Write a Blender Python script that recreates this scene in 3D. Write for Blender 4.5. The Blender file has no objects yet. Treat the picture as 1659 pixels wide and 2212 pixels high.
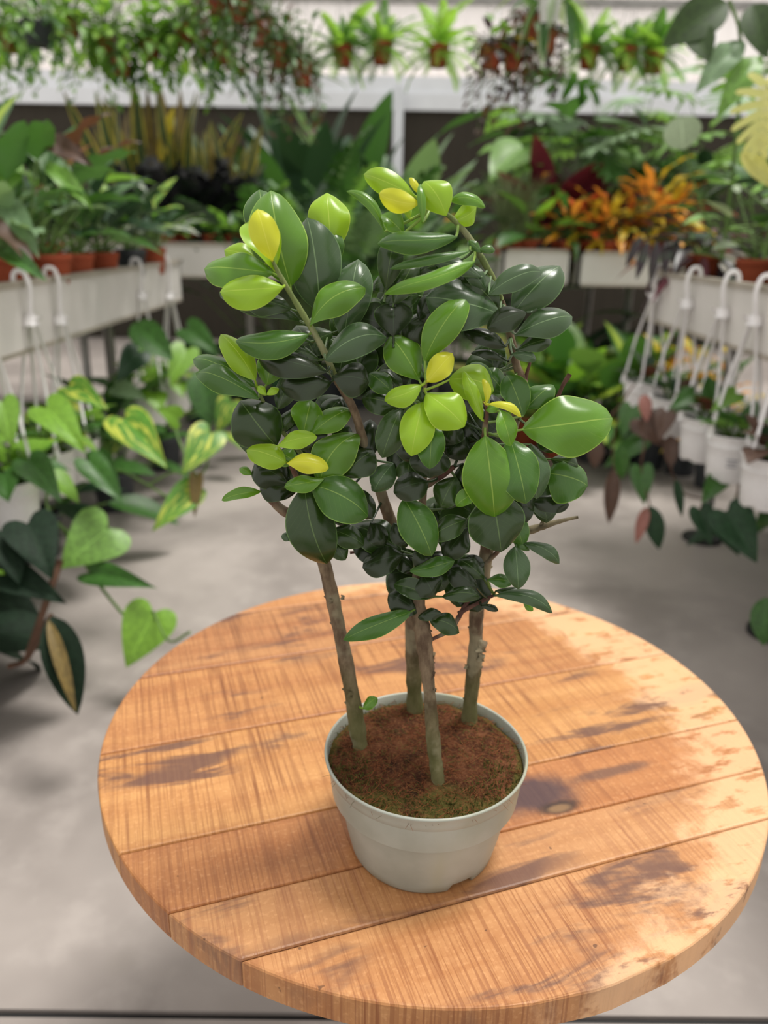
import bpy, math, random
from mathutils import Vector, Matrix, noise
PI = math.pi
sc = bpy.context.scene
COL = sc.collection
# ------------------------------------------------------------------ camera, sky, sun, exposure
F, H = 1662.0, 1.05
cam_d = bpy.data.cameras.new('camera'); cam = bpy.data.objects.new('camera', cam_d); COL.objects.link(cam)
R3 = (Matrix.Rotation(math.radians(-.4), 3, 'Z') @ Matrix.Rotation(math.radians(90-19.94), 3, 'X') @ Matrix.Rotation(math.radians(1.0), 3, 'Z'))
EYE = Vector((0, 0, H))
cam.matrix_world = Matrix.Translation(EYE) @ R3.to_4x4()
cam_d.sensor_fit = 'VERTICAL'; cam_d.sensor_height = 34.6
cam_d.lens = 34.6*F/2212
cam_d.clip_start = .01
cam_d.dof.use_dof = True; cam_d.dof.focus_distance = .555; cam_d.dof.aperture_fstop = 4.5
sc.camera = cam
w = bpy.data.worlds.new('sky'); sc.world = w; w.use_nodes = True
w.node_tree.nodes['Background'].inputs[0].default_value = (1.0, .97, .93, 1)
w.node_tree.nodes['Background'].inputs[1].default_value = 1.08
sd = bpy.data.lights.new('sun', 'SUN'); sd.energy = 3.3; sd.angle = math.radians(18); sd.color = (1, .97, .92)
so = bpy.data.objects.new('sun', sd); COL.objects.link(so)
so.rotation_euler = Vector((.28, .12, 1)).to_track_quat('Z', 'Y').to_euler()
sc.view_settings.view_transform = 'Standard'; sc.view_settings.look = 'None'
sc.view_settings.exposure = 0.0; sc.view_settings.gamma = 1.0; sc.view_settings.use_curve_mapping = False

# ------------------------------------------------------------------ measuring helpers
def ray(px, py): return R3 @ Vector(((px-829.5)/F, -(py-1106)/F, -1))
def at(px, py, d):            # point at horizontal distance d ahead
    r = ray(px, py); return EYE + r*(d/r.y)
def onz(px, py, z):
    r = ray(px, py); return EYE + r*((z-H)/r.z)
def onx(px, py, x):
    r = ray(px, py); return EYE + r*(x/r.x)
def depth(p): return -(R3.transposed() @ (p-EYE)).z

# ------------------------------------------------------------------ object helpers
def tag(o, label, cat, group=None, kind=None):
    if label: o['label'] = label
    if cat: o['category'] = cat
    if group: o['group'] = group
    if kind: o['kind'] = kind
    return o
def mk(name, verts, faces, mat, parent=None, uvs=None, smooth=True, origin=None):
    me = bpy.data.meshes.new(name)
    if origin is not None: verts = [Vector(v)-origin for v in verts]
    me.from_pydata([tuple(v) for v in verts], [], faces)
    if uvs is not None:
        uv = me.uv_layers.new(name='UVMap')
        buf = []
        for p in me.polygons:
            for vi in p.vertices: buf.extend(uvs[vi])
        uv.data.foreach_set('uv', buf)
    if smooth: me.polygons.foreach_set('use_smooth', [True]*len(me.polygons))
    if mat: me.materials.append(mat)
    me.update()
    return put(name, me, parent, origin)
def put(name, me, parent=None, loc=None, mw=None):
    o = bpy.data.objects.new(name, me); COL.objects.link(o)
    if parent is not None:
        o.parent = parent
    if mw is not None:
        o.matrix_basis = mw
    elif loc is not None:
        o.location = loc - (parent_loc(parent) if parent is not None else Vector((0, 0, 0)))
    return o
def parent_loc(p):
    v = Vector((0, 0, 0))
    while p is not None: v = v + Vector(p.location); p = p.parent
    return v
def empty(name, loc, label, cat, group=None):
    o = bpy.data.objects.new(name, None); COL.objects.link(o); o.location = loc; o.empty_display_size = .02
    return tag(o, label, cat, group)
class MB:
    def __init__(s): s.v = []; s.f = []
    def box(s, a, b):
        n = len(s.v); x0, y0, z0 = a; x1, y1, z1 = b
        s.v += [Vector(q) for q in ((x0,y0,z0),(x1,y0,z0),(x1,y1,z0),(x0,y1,z0),(x0,y0,z1),(x1,y0,z1),(x1,y1,z1),(x0,y1,z1))]
        s.f += [tuple(n+i for i in q) for q in ((0,3,2,1),(4,5,6,7),(0,1,5,4),(1,2,6,5),(2,3,7,6),(3,0,4,7))]
        return s
    def tube(s, pts, rad, seg=8, cap=True, jit=0, seed=0):
        pts = [Vector(p) for p in pts]; n0 = len(s.v)
        if not isinstance(rad, (list, tuple)): rad = [rad]*len(pts)
        up = Vector((.123, .456, .88)).normalized(); rn = random.Random(seed)
        for i, p in enumerate(pts):
            t = (pts[min(i+1, len(pts)-1)] - pts[max(i-1, 0)])
            if t.length < 1e-9: t = Vector((0, 0, 1))
            t.normalize(); a = t.cross(up)
            if a.length < .05: a = t.cross(Vector((1, 0, 0)))
            a.normalize(); b = t.cross(a)
            for k in range(seg):
                an = 2*PI*k/seg; r = rad[i]*(1 + (rn.uniform(-jit, jit) if jit else 0))
                s.v.append(p + (a*math.cos(an)+b*math.sin(an))*r)
        for i in range(len(pts)-1):
            for k in range(seg):
                q = n0+i*seg; k2 = (k+1) % seg
                s.f.append((q+k, q+k2, q+seg+k2, q+seg+k))
        if cap:
            s.f.append(tuple(n0+k for k in range(seg))); s.f.append(tuple(n0+(len(pts)-1)*seg+k for k in reversed(range(seg))))
        return s
    def lathe(s, prof, seg=32, c=(0, 0, 0)):
        n0 = len(s.v); c = Vector(c)
        for r, z in prof:
            for k in range(seg):
                a = 2*PI*k/seg; s.v.append(c+Vector((r*math.cos(a), r*math.sin(a), z)))
        for i in range(len(prof)-1):
            for k in range(seg):
                q = n0+i*seg; k2 = (k+1) % seg
                s.f.append((q+k, q+k2, q+seg+k2, q+seg+k))
        return s
    def build(s, name, mat, parent=None, origin=None, smooth=True):
        if origin is None: origin = parent_loc(parent) if parent is not None else Vector((0, 0, 0))
        return mk(name, s.v, s.f, mat, parent, smooth=smooth, origin=Vector(origin))
def smooth_pts(pts, n=5):
    pts = [Vector(p) for p in pts]
    if len(pts) < 3:
        return [pts[0].lerp(pts[-1], i/n) for i in range(n+1)]
    P = [2*pts[0]-pts[1]] + pts + [2*pts[-1]-pts[-2]]; out = []
    for i in range(1, len(P)-2):
        for k in range(n):
            t = k/n; a, b, c, d = P[i-1], P[i], P[i+1], P[i+2]
            out.append(.5*((2*b)+(c-a)*t+(2*a-5*b+4*c-d)*t*t+(3*b-a-3*c+d)*t**3))
    out.append(pts[-1]); return out

# ------------------------------------------------------------------ materials
def lin(h):
    if isinstance(h, tuple): return h
    c = [int(h[i:i+2], 16)/255 for i in (0, 2, 4)]
    return tuple(x/12.92 if x <= .04045 else ((x+.055)/1.055)**2.4 for x in c) + (1,)
class NT:
    def __init__(s, name):
        s.m = bpy.data.materials.new(name); s.m.use_nodes = True; s.t = s.m.node_tree; s.n = s.t.nodes
        s.b = s.n['Principled BSDF']; s.out = s.n['Material Output']
    def new(s, typ, **kw):
        x = s.n.new(typ)
        for k, v in kw.items(): setattr(x, k, v)
        return x
    def link(s, a, b): s.t.links.new(a, b)
    def setin(s, sock, v):
        if isinstance(v, bpy.types.NodeSocket): s.link(v, sock)
        else: sock.default_value = v
    def math(s, op, a, b=0.0, c=None, clamp=False):
        x = s.new('ShaderNodeMath', operation=op); x.use_clamp = clamp
        s.setin(x.inputs[0], a); s.setin(x.inputs[1], b)
        if c is not None: s.setin(x.inputs[2], c)
        return x.outputs[0]
    def mix(s, f, a, b, mode='MIX'):
        x = s.new('ShaderNodeMix', data_type='RGBA', blend_type=mode)
        s.setin(x.inputs[0], f)
        s.setin(x.inputs[6], lin(a) if isinstance(a, str) else a); s.setin(x.inputs[7], lin(b) if isinstance(b, str) else b)
        return x.outputs[2]
    def ramp(s, v, stops):
        x = s.new('ShaderNodeValToRGB'); e = x.color_ramp.elements
        while len(e) < len(stops): e.new(.5)
        for i, (p, c) in enumerate(stops):
            e[i].position = p; e[i].color = lin(c) if isinstance(c, str) else (c, c, c, 1)
        s.link(v, x.inputs[0]); return x.outputs[0]
    def step(s, v, a, b):
        x = s.new('ShaderNodeMapRange'); x.interpolation_type = 'SMOOTHSTEP'
        s.link(v, x.inputs[0]); x.inputs[1].default_value = a; x.inputs[2].default_value = b
        return x.outputs[0]
    def noise(s, vec, scale, detail=3, rough=.5, dist=0):
        x = s.new('ShaderNodeTexNoise'); s.link(vec, x.inputs['Vector'])
        x.inputs['Scale'].default_value = scale; x.inputs['Detail'].default_value = detail
        x.inputs['Roughness'].default_value = rough; x.inputs['Distortion'].default_value = dist
        return x.outputs[0]
    def obj(s): return s.new('ShaderNodeTexCoord').outputs['Object']
    def uv(s): return s.new('ShaderNodeTexCoord').outputs['UV']
    def mapping(s, vec, scale=(1, 1, 1), rot=(0, 0, 0), loc=(0, 0, 0)):
        x = s.new('ShaderNodeMapping'); s.link(vec, x.inputs[0])
        x.inputs['Location'].default_value = loc; x.inputs['Rotation'].default_value = rot; x.inputs['Scale'].default_value = scale
        return x.outputs[0]
    def bump(s, h, strength=.3, dist=.002):
        x = s.new('ShaderNodeBump'); s.link(h, x.inputs['Height']); x.inputs['Strength'].default_value = strength
        x.inputs['Distance'].default_value = dist; s.link(x.outputs[0], s.b.inputs['Normal'])
    def pr(s, col=None, rough=.5, spec=None, metal=None):
        if col is not None: s.setin(s.b.inputs['Base Color'], lin(col) if isinstance(col, str) else col)
        s.setin(s.b.inputs['Roughness'], rough)
        if spec is not None: s.b.inputs['Specular IOR Level'].default_value = spec
        if metal is not None: s.b.inputs['Metallic'].default_value = metal
        return s
_mats = {}
def plain(name, col, rough=.6, var=.12, scale=12, spec=.4, metal=0):
    if name in _mats: return _mats[name]
    t = NT(name); n = t.noise(t.obj(), scale, 4)
    c = t.mix(t.step(n, .3, .7), tuple(x*(1-var) for x in lin(col)[:3])+(1,), tuple(min(1, x*(1+var)) for x in lin(col)[:3])+(1,))
    t.pr(c, rough, spec, metal); _mats[name] = t.m; return t.m
def leafmat(name, base, vein=None, back=None, rough=.35, trans=.25, pat='plain', second=None, var=.25, edge=None, bump=.25, veins=10, spec=.5, nscale=5):
    """leaf: midrib, side veins, margin line, blotches by UV; Object Info random varies each leaf"""
    if name in _mats: return _mats[name]
    t = NT(name); uv = t.uv(); sp = t.new('ShaderNodeSeparateXYZ'); t.link(uv, sp.inputs[0])
    au = t.math('ABSOLUTE', t.math('MULTIPLY_ADD', sp.outputs[0], 2.0, -1.0))
    rnd = t.new('ShaderNodeObjectInfo').outputs['Random']
    n = t.noise(t.obj(), 14 if nscale == 5 else nscale, 3)
    b = lin(base)
    c = t.mix(t.step(n, .3, .75), tuple(x*(1-var) for x in b[:3])+(1,), tuple(min(1, x*(1+var)) for x in b[:3])+(1,))
    c = t.mix(t.math('MULTIPLY', rnd, .35), c, tuple(x*.6 for x in b[:3])+(1,))
    if pat == 'edge':      # pale margins
        m = t.step(t.math('ADD', au, t.math('MULTIPLY_ADD', t.noise(uv, 9, 2), .3, -.15)), .55, .72); c = t.mix(m, c, second)
    elif pat == 'centre':  # pale centre
        m = t.step(t.math('ADD', au, t.math('MULTIPLY_ADD', t.noise(uv, 7, 3), .6, -.3)), .55, .25); c = t.mix(m, c, second)
    elif pat == 'blotch':
        mp = t.mapping(uv, (7, 3, 1)); off = t.new('ShaderNodeVectorMath', operation='ADD'); t.link(mp, off.inputs[0])
        cm = t.new('ShaderNodeCombineXYZ'); t.link(t.math('MULTIPLY', rnd, 40.0), cm.inputs[0]); t.link(cm.outputs[0], off.inputs[1])
        m = t.step(t.noise(off.outputs[0], 1.1, 3), .5, .62); c = t.mix(m, c, second)
    elif pat == 'feather':
        wv = t.math('SINE', t.math('MULTIPLY_ADD', sp.outputs[1], 60.0, t.math('MULTIPLY', au, -14.0)))
        m = t.math('MULTIPLY', t.step(wv, .1, .9), t.step(au, .95, .3)); c = t.mix(m, c, second)
    if vein is None: vein = tuple(min(1, x*1.9+.02) for x in b[:3])+(1,)
    mid = t.step(au, .035, .012)
    sv = t.math('FRACT', t.math('MULTIPLY_ADD', sp.outputs[1], float(veins), t.math('MULTIPLY', au, -veins*.32)))
    svm = t.math('MULTIPLY', t.math('MULTIPLY', t.step(t.math('ABSOLUTE', t.math('SUBTRACT', sv, .5)), .06, .0), t.step(n, .4, .65)), .13)
    c = t.mix(t.math('MAXIMUM', t.math('MULTIPLY', mid, .6), svm), c, vein)
    if edge: c = t.mix(t.math('MULTIPLY', t.step(au, .95, .985), .6), c, edge)
    if back is None: back = tuple(min(1, x*1.25+.015) for x in b[:3])+(1,)
    geo = t.new('ShaderNodeNewGeometry'); c = t.mix(geo.outputs['Backfacing'], c, back)
    t.pr(c, rough, spec)
    if bump:
        hgt = t.math('ADD', t.math('MULTIPLY', svm, -2.0), t.math('ADD', t.math('MULTIPLY', mid, -1.0), t.noise(t.obj(), 60, 2)))
        t.bump(hgt, bump, .0012)
    if trans:
        tr = t.new('ShaderNodeBsdfTranslucent'); hs = t.mix(1.0, c, (1.0, 1.0, .55, 1), 'MULTIPLY'); hb = t.new('ShaderNodeBrightContrast')
        t.link(hs, hb.inputs[0]); hb.inputs[1].default_value = 0.0
        t.link(hb.outputs[0], tr.inputs[0]); ms = t.new('ShaderNodeMixShader'); ms.inputs[0].default_value = trans
        t.link(t.b.outputs[0], ms.inputs[1]); t.link(tr.outputs[0], ms.inputs[2]); t.link(ms.outputs[0], t.out.inputs[0])
    _mats[name] = t.m; return t.m

M_white = plain('white_plastic', 'e6e4e4', .4, .03)
M_hook = plain('white_hanger_plastic', 'e9e6e6', .35, .03)
M_panel = plain('bench_panel_paint', 'd8d4cf', .55, .06, 4)
M_rim = plain('aluminium_rim', 'b9b0a4', .4, .08, 6, .5, .3)
M_dark = plain('dark_rubber', '202020', .6, .1)
M_steel = plain('galvanised_steel', '8e8c88', .4, .15, 8, .5, .6)
M_terra = plain('terracotta', '9c4a2e', .75, .15, 30, .3)
M_terra2 = plain('terracotta_light', 'b0573a', .75, .12, 30, .3)
M_dgpot = plain('charcoal_pot', '3a3d41', .5, .08)
M_soilbg = plain('potting_soil', '2a1c14', .95, .3, 60, .1)
M_stemg = plain('green_stem', '5d7a3a', .5, .2, 20)
M_stemb = plain('brown_stem', '5a4030', .8, .2, 40)

# ------------------------------------------------------------------ setting
def concrete():
    t = NT('polished_concrete'); o = t.obj()
    n1 = t.noise(o, 1.3, 4, .55, .6); n2 = t.noise(o, 9, 5, .6); n3 = t.noise(o, 4.2, 2, .4)
    c = t.mix(t.step(n1, .35, .68), '8b837e', 'aba29c')
    c = t.mix(t.math('MULTIPLY', t.step(n2, .45, .75), .35), c, 'bbb2ac')
    c = t.mix(t.math('MULTIPLY', t.step(n3, .66, .74), .35), c, '857e75')
    t.pr(c, .42, .4); t.bump(n2, .15, .003); return t.m
M_floor = concrete()
def slab(name, x0, y0, x1, y1):
    o = MB().box((x0, y0, -.12), (x1, y1, 0)).build(name, M_floor, smooth=False); o['kind'] = 'structure'; return o
j0, j1 = onz(0, 2172, 0), onz(480, 2210, 0); jy = (j0.y+j1.y)/2
slab('floor', -5, jy+.006, 5, 9); slab('floor.001', -5, -3, 5, jy-.006)
o = MB().box((-5, jy-.0062, -.12), (5, jy+.0062, -.008)).build('trim_1', M_dark, smooth=False); o['kind'] = 'structure'
# back wall: dark mesh band below, white beam, translucent corrugated sheets above
t = NT('dark_shade_cloth'); o_ = t.mapping(t.obj(), (1, 1, 1)); wv = t.noise(t.mapping(t.obj(), (30, 1, 2)), 1, 3)
t.pr(t.mix(wv, '332f2a', '4a453d'), .9, .1); M_cloth = t.m
YB = 8.0
o = MB().box((-5, YB, 0), (5, YB+.1, 2.12)).build('wall_back', M_cloth, smooth=False); o['kind'] = 'structure'
o = MB().box((-5, YB-.06, 2.12), (5, YB+.1, 2.26)).box((-5, YB-.03, 2.26), (5, YB+.1, 2.40)).build('trim_2', plain('white_beam_paint', 'e4e6ea', .4, .04, 3), smooth=False); o['kind'] = 'structure'
t = NT('frosted_sheet'); nn = t.noise(t.mapping(t.obj(), (2, 1, .3)), 2, 3)
t.pr(t.mix(nn, 'f0e6e0', 'fbf5f2'), .5, .2)
tr = t.new('ShaderNodeBsdfTranslucent'); tr.inputs[0].default_value = (.98, .93, .91, 1); ms = t.new('ShaderNodeMixShader'); ms.inputs[0].default_value = .55
t.link(t.b.outputs[0], ms.inputs[1]); t.link(tr.outputs[0], ms.inputs[2]); t.link(ms.outputs[0], t.out.inputs[0]); M_sheet = t.m
wl = MB().box((-5, YB+.05, 2.37), (5, YB+.09, 2.42)).box((-5, YB+.05, 4.58), (5, YB+.09, 4.63)).build('wall_back_upper', M_sheet, smooth=False); wl['kind'] = 'structure'
for i in range(10):
    x0 = -5+i; vs = []; fs = []
    for k in range(41):
        x = x0+.005+k*.99/40; y = YB+.03+.012*math.sin(k*PI/2.5)
        vs += [(x, y, 2.38), (x, y, 4.6)]
    for k in range(40): fs.append((2*k, 2*k+2, 2*k+3, 2*k+1))
    mk('panel', vs, fs, M_sheet, wl, smooth=True, origin=Vector((0, 0, 0)))
o = MB().box((-5, YB-.02, 2.98), (5, YB+.06, 3.04)).build('trim_3', M_steel, smooth=False); o['kind'] = 'structure'
o = MB().box((-5.1, -3, 0), (-5, 8, .9)).build('wall_left', M_cloth, smooth=False); o['kind'] = 'structure'
o = MB().box((5, -3, 0), (5.1, 8, .9)).build('wall_right', M_cloth, smooth=False); o['kind'] = 'structure'
px = at(861, 220, 7.85).x
post = empty('wall_post', Vector((px, 7.85, 0)), 'white square post standing before the dark band of the far wall', 'post')
MB().box((px-.045, 7.80, .03), (px+.045, 7.90, 2.3)).build('shaft', plain('post_paint', 'dcdfe4', .4, .04), post, smooth=False)
MB().box((px-.09, 7.75, 0), (px+.09, 7.93, .03)).build('foot_plate', M_steel, post, smooth=False)
# overhead pipes that carry the hanging pots
def pipe(x0, x1, y, z, label):
    o = MB().tube([(x0, y, z), (x1, y, z)], .02, 10).build('hanging_pipe', M_steel, origin=Vector((x0, y, z))); tag(o, label, 'pipe'); return o
pipe(-4.9, 4.9, 4.5, 2.45, 'steel pipe above the frame carrying the far fern pots')

# ------------------------------------------------------------------ benches
def bench(name, label, x0, x1, y0, y1, zr, hh, legs, faces):
    e = empty(name, Vector(((x0+x1)/2, (y0+y1)/2, 0)), label, 'bench', 'plant benches')
    T = .006
    def side(a, b, nm='side_panel'):
        MB().box((a[0], a[1], zr-hh), (b[0], b[1], zr-.012)).build(nm, M_panel, e, smooth=False)
        MB().box((a[0]-.008, a[1]-.008, zr-.014), (b[0]+.008, b[1]+.008, zr)).build('top_rail', M_rim, e, smooth=False)
        MB().box((a[0]-.004, a[1]-.004, zr-hh-.004), (b[0]+.004, b[1]+.004, zr-hh+.008)).build('lower_lip', M_rim, e, smooth=False)
    side((x0, y0), (x0+T*2, y1)); side((x1-T*2, y0), (x1, y1)); side((x0, y0), (x1, y0+T*2)); side((x0, y1-T*2), (x1, y1))
    MB().box((x0+T*2, y0+T*2, zr-.06), (x1-T*2, y1-T*2, zr-.045)).build('tray', plain('grey_tray', '6f6c68', .7, .1), e, smooth=False)
    for lx, ly in legs:
        lg = MB().tube([(lx, ly, .012), (lx, ly, zr-.06)], .022, 12).build('leg', M_steel, e)
        MB().lathe([(.0, .0), (.07, .0), (.07, .012), (.03, .02), (.0, .02)], 20, (lx, ly, 0)).build('foot', M_dark, lg)
    return e
ZL, ZR, ZB = .9235, .945, .99
bench('plant_bench', 'long white-sided bench crowded with broad-leaved plants, lined up beside trailing pothos baskets', -2.3, -.9, .5, 3.59, ZL, .172, [(-1.15, 1.3), (-1.15, 3.3), (-2.1, 1.3), (-2.1, 3.3)], 0)
bench('plant_bench', 'long white-sided bench with three white hooks over its rim near thick-stemmed round-leaved plants', .93, 2.4, .5, 2.78, ZR, .165, [(1.12, 1.93), (2.2, 1.0), (1.2, 2.65), (2.2, 2.6)], 0)
bench('plant_bench', 'far white bench with a row of low green plants below the black-leaved ones', -2.9, -.45, 4.05, 5.15, ZB, .165, [(-.7, 4.2), (-1.6, 4.2), (-.7, 5.0), (-2.6, 5.0)], 0)
bench('plant_bench', 'far white bench section under the orange and yellow crotons', .985, 2.9, 4.05, 5.15, ZB-.008, .165, [(1.3, 4.2), (2.6, 4.2), (1.3, 5.0), (2.6, 5.0)], 0)
bench('plant_bench', 'short far bench section beyond the black gap from the croton bench', .6, .945, 4.05, 5.15, ZB-.004, .165, [(.7, 4.2), (.7, 5.0)], 0)

# ------------------------------------------------------------------ table
TC = Vector((.058, .739, 0)); TR = .351; TZ = .54; TH = .027; TA = math.radians(18.5)
def wood(name, tone, seed, cross, knot=False):
    t = NT(name); o = t.mapping(t.obj(), (1, 1, 1), (0, 0, 0), (seed*3.1, seed*1.7, 0))  # local X runs along the plank
    g = t.noise(t.mapping(o, (3.2, 42, 20)), 1, 5, .6, .4)
    g2 = t.noise(t.mapping(o, (2.2, 9, 5)), 1.6, 3, .5, 1.0)
    c = t.mix(t.step(g, .3, .72), tone[0], tone[1])
    c = t.mix(t.math('MULTIPLY', t.step(g2, .45, .7), .55), c, tone[2])
    fine = t.noise(t.mapping(o, (1, 1, 1)), 260, 2); c = t.mix(t.math('MULTIPLY', t.step(fine, .5, .75), .22), c, 'f0bb85')
    # saw marks running across the board
    sm = t.noise(t.mapping(o, (330, 7, 3), (0, 0, math.radians(3))), 1, 2, .6); sm2 = t.noise(t.mapping(o, (75, 2.5, 2), (0, 0, math.radians(4))), 1, 3, .7)
    msk = t.step(t.noise(o, 7, 2), .35, .6)
    saw = t.math('MULTIPLY', t.math('ADD', t.math('MULTIPLY', t.step(sm, .48, .6), .7), t.math('MULTIPLY', t.step(sm2, .53, .66), .7)), t.math('MULTIPLY_ADD', msk, .6, .4))
    c = t.mix(t.math('MULTIPLY', saw, cross, clamp=True), c, tone[3])
    # dark mineral streaks along the grain
    st = t.noise(t.mapping(o, (7, 30, 8)), 1, 4, .62, .5); sr = t.noise(t.mapping(o, (3.0, 6, 3)), 1.5, 2)
    m = t.math('MULTIPLY', t.step(st, .49, .62), t.step(sr, .50, .60)); c = t.mix(t.math('MULTIPLY', m, .85), c, '5d4038')
    # knot with its dark halo
    if knot:
        oo = t.obj(); dn = t.math('MULTIPLY_ADD', t.noise(oo, 26, 4, .6), .9, -.45)
        for (cx, cy, rx_, ry_, col, amt) in ((K2[0], K2[1]-.002, .055, .026, '3f2f36', .9), (KN[0], KN[1], .022, .0085, '2c1e1a', .9), (KN[0], KN[1]-.001, .012, .005, '8a6a48', .8), (KN[0]+.075, KN[1]+.03, .05, .008, '4e3a38', .7)):
            q = t.mapping(oo, (1/rx_, 1/ry_, 0), (0, 0, 0), (-cx/rx_, -cy/ry_, 0)); l2 = t.new('ShaderNodeVectorMath', operation='LENGTH'); t.link(q, l2.inputs[0])
            c = t.mix(t.math('MULTIPLY', t.step(t.math('ADD', l2.outputs['Value'], dn), 1.3, .5), amt), c, col)
    # hairline grain cracks & pits
    pit = t.noise(o, 120, 1); c = t.mix(t.math('MULTIPLY', t.step(pit, .76, .8), .7), c, '4c2d1c')
    # worn pale varnish in patches by the rim
    tc = t.new('ShaderNodeNewGeometry').outputs['Position']; vm = t.new('ShaderNodeVectorMath', operation='SUBTRACT'); t.link(tc, vm.inputs[0]); vm.inputs[1].default_value = (TC.x-.085, TC.y-.035, TZ)
    ln = t.new('ShaderNodeVectorMath', operation='LENGTH'); t.link(vm.outputs[0], ln.inputs[0])
    wn = t.noise(o, 15, 6, .7, .3)
    rr = t.math('ADD', ln.outputs['Value'], t.math('MULTIPLY_ADD', wn, .17, -.085))
    wm = t.step(rr, .335, .38)
    wn2 = t.step(t.noise(t.mapping(o, (22, 60, 20)), 1, 4, .65), .64, .52)
    c = t.mix(t.math('MULTIPLY', t.math('MULTIPLY', wm, wn2), .72), c, 'e2b488')
    rg = t.math('MULTIPLY_ADD', g, .15, .40)
    t.pr(c, rg, .42)
    hgt = t.math('SUBTRACT', t.math('MULTIPLY', g, .5), t.math('MULTIPLY', saw, .8)); t.bump(hgt, .28, .0012); return t.m
knot = onz(1205, 1745, TZ)-TC; KN = (knot.x*math.cos(TA)+knot.y*math.sin(TA), -knot.x*math.sin(TA)+knot.y*math.cos(TA)); k2_ = onz(1140, 1715, TZ)-TC; K2 = (k2_.x*math.cos(TA)+k2_.y*math.sin(TA), -k2_.x*math.sin(TA)+k2_.y*math.cos(TA))
tones = [('ab7345', 'c28e5d', 'aa6f3f', '905933'), ('ae794b', 'bf8c5d', 'af7648', '955f3d'), ('a3693d', 'b87d4b', 'a26133', '86502d'), ('af7745', 'c59159', 'a8713b', '89562f'), ('a76e41', 'bc8752', '9e6638', '7c4a29'), ('99623b', 'b48153', '965c36', '6f4429')]
table = empty('round_table', Vector((TC.x, TC.y, 0)), 'round wooden table of rustic sawn planks with worn varnish under the potted shrub', 'table')
joints = [-.36, -.249, -.189, -.113, .034, .172, .305, .36]
ca, sa = math.cos(TA), math.sin(TA)
for i in range(7):
    v0, v1 = joints[i]+.0006, joints[i+1]-.0006
    if i == 0: v0 = -TR+1e-4
    if i == 6: v1 = TR-1e-4
    n = 20; dz = random.Random(i).uniform(-.0008, .0006)
    lo, hi = [], []
    # outline: left arc upward, right arc downward (local u along, v across)
    left = []; right = []
    for k in range(n+1):
        v = v0+(v1-v0)*k/n; h_ = math.sqrt(max(0, TR*TR-v*v)); left.append((-h_, v)); right.append((h_, v))
    ring = left + right[::-1]
    def off(r, s):
        out = []
        for (u, v) in r:
            vv = max(v0+s, min(v1-s, v)); L = math.hypot(u, v); k_ = (TR-s)/TR
            uu = u*k_; lim = math.sqrt(max(0, (TR-s)**2-vv*vv)); uu = max(-lim, min(lim, uu)); out.append((uu, vv))
        return out
    loops = [(off(ring, .0), TZ-TH), (off(ring, 0), TZ-.0022), (off(ring, .0008), TZ-.0007), (off(ring, .0022), TZ+dz*.3)]
    V = []; Fc = []; m_ = len(ring)
    for lp, z in loops:
        for (u, v) in lp: V.append(Vector((u, v, z-TZ)))
    for a in range(3):
        for k in range(m_):
            k2 = (k+1) % m_; Fc.append((a*m_+k2, a*m_+k, (a+1)*m_+k, (a+1)*m_+k2))
    top = 3*m_
    for k in range(n): Fc.append((top+k, top+m_-1-k, top+m_-2-k, top+k+1))
    for k in range(n): Fc.append((k, k+1, m_-2-k, m_-1-k))
    ob = mk('plank', V, Fc, wood('plank_wood_%d' % i, tones[i % 6], i+1, [1.0, .6, .75, .8, .8, .6, .5][i], i == 3 or i == 2), None, smooth=False)
    ob.parent = table; ob.location = (0, 0, TZ); ob.rotation_euler = (0, 0, TA)
MB().box((-.02, -.30, TZ-TH-.03), (.02, .30, TZ-TH)).box((-.30, -.02, TZ-TH-.03), (.30, .02, TZ-TH)).build('crossbar', M_dark, table, origin=Vector((0, 0, 0)), smooth=False)
for k in range(4):
    a = PI/4+k*PI/2; p = Vector((.16*math.cos(a), .16*math.sin(a), TZ-TH-.0)); q = Vector((.23*math.cos(a), .23*math.sin(a), 0))
    MB().tube([p, q], .013, 12).build('leg', M_dark, table, origin=Vector((0, 0, 0)))

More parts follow.
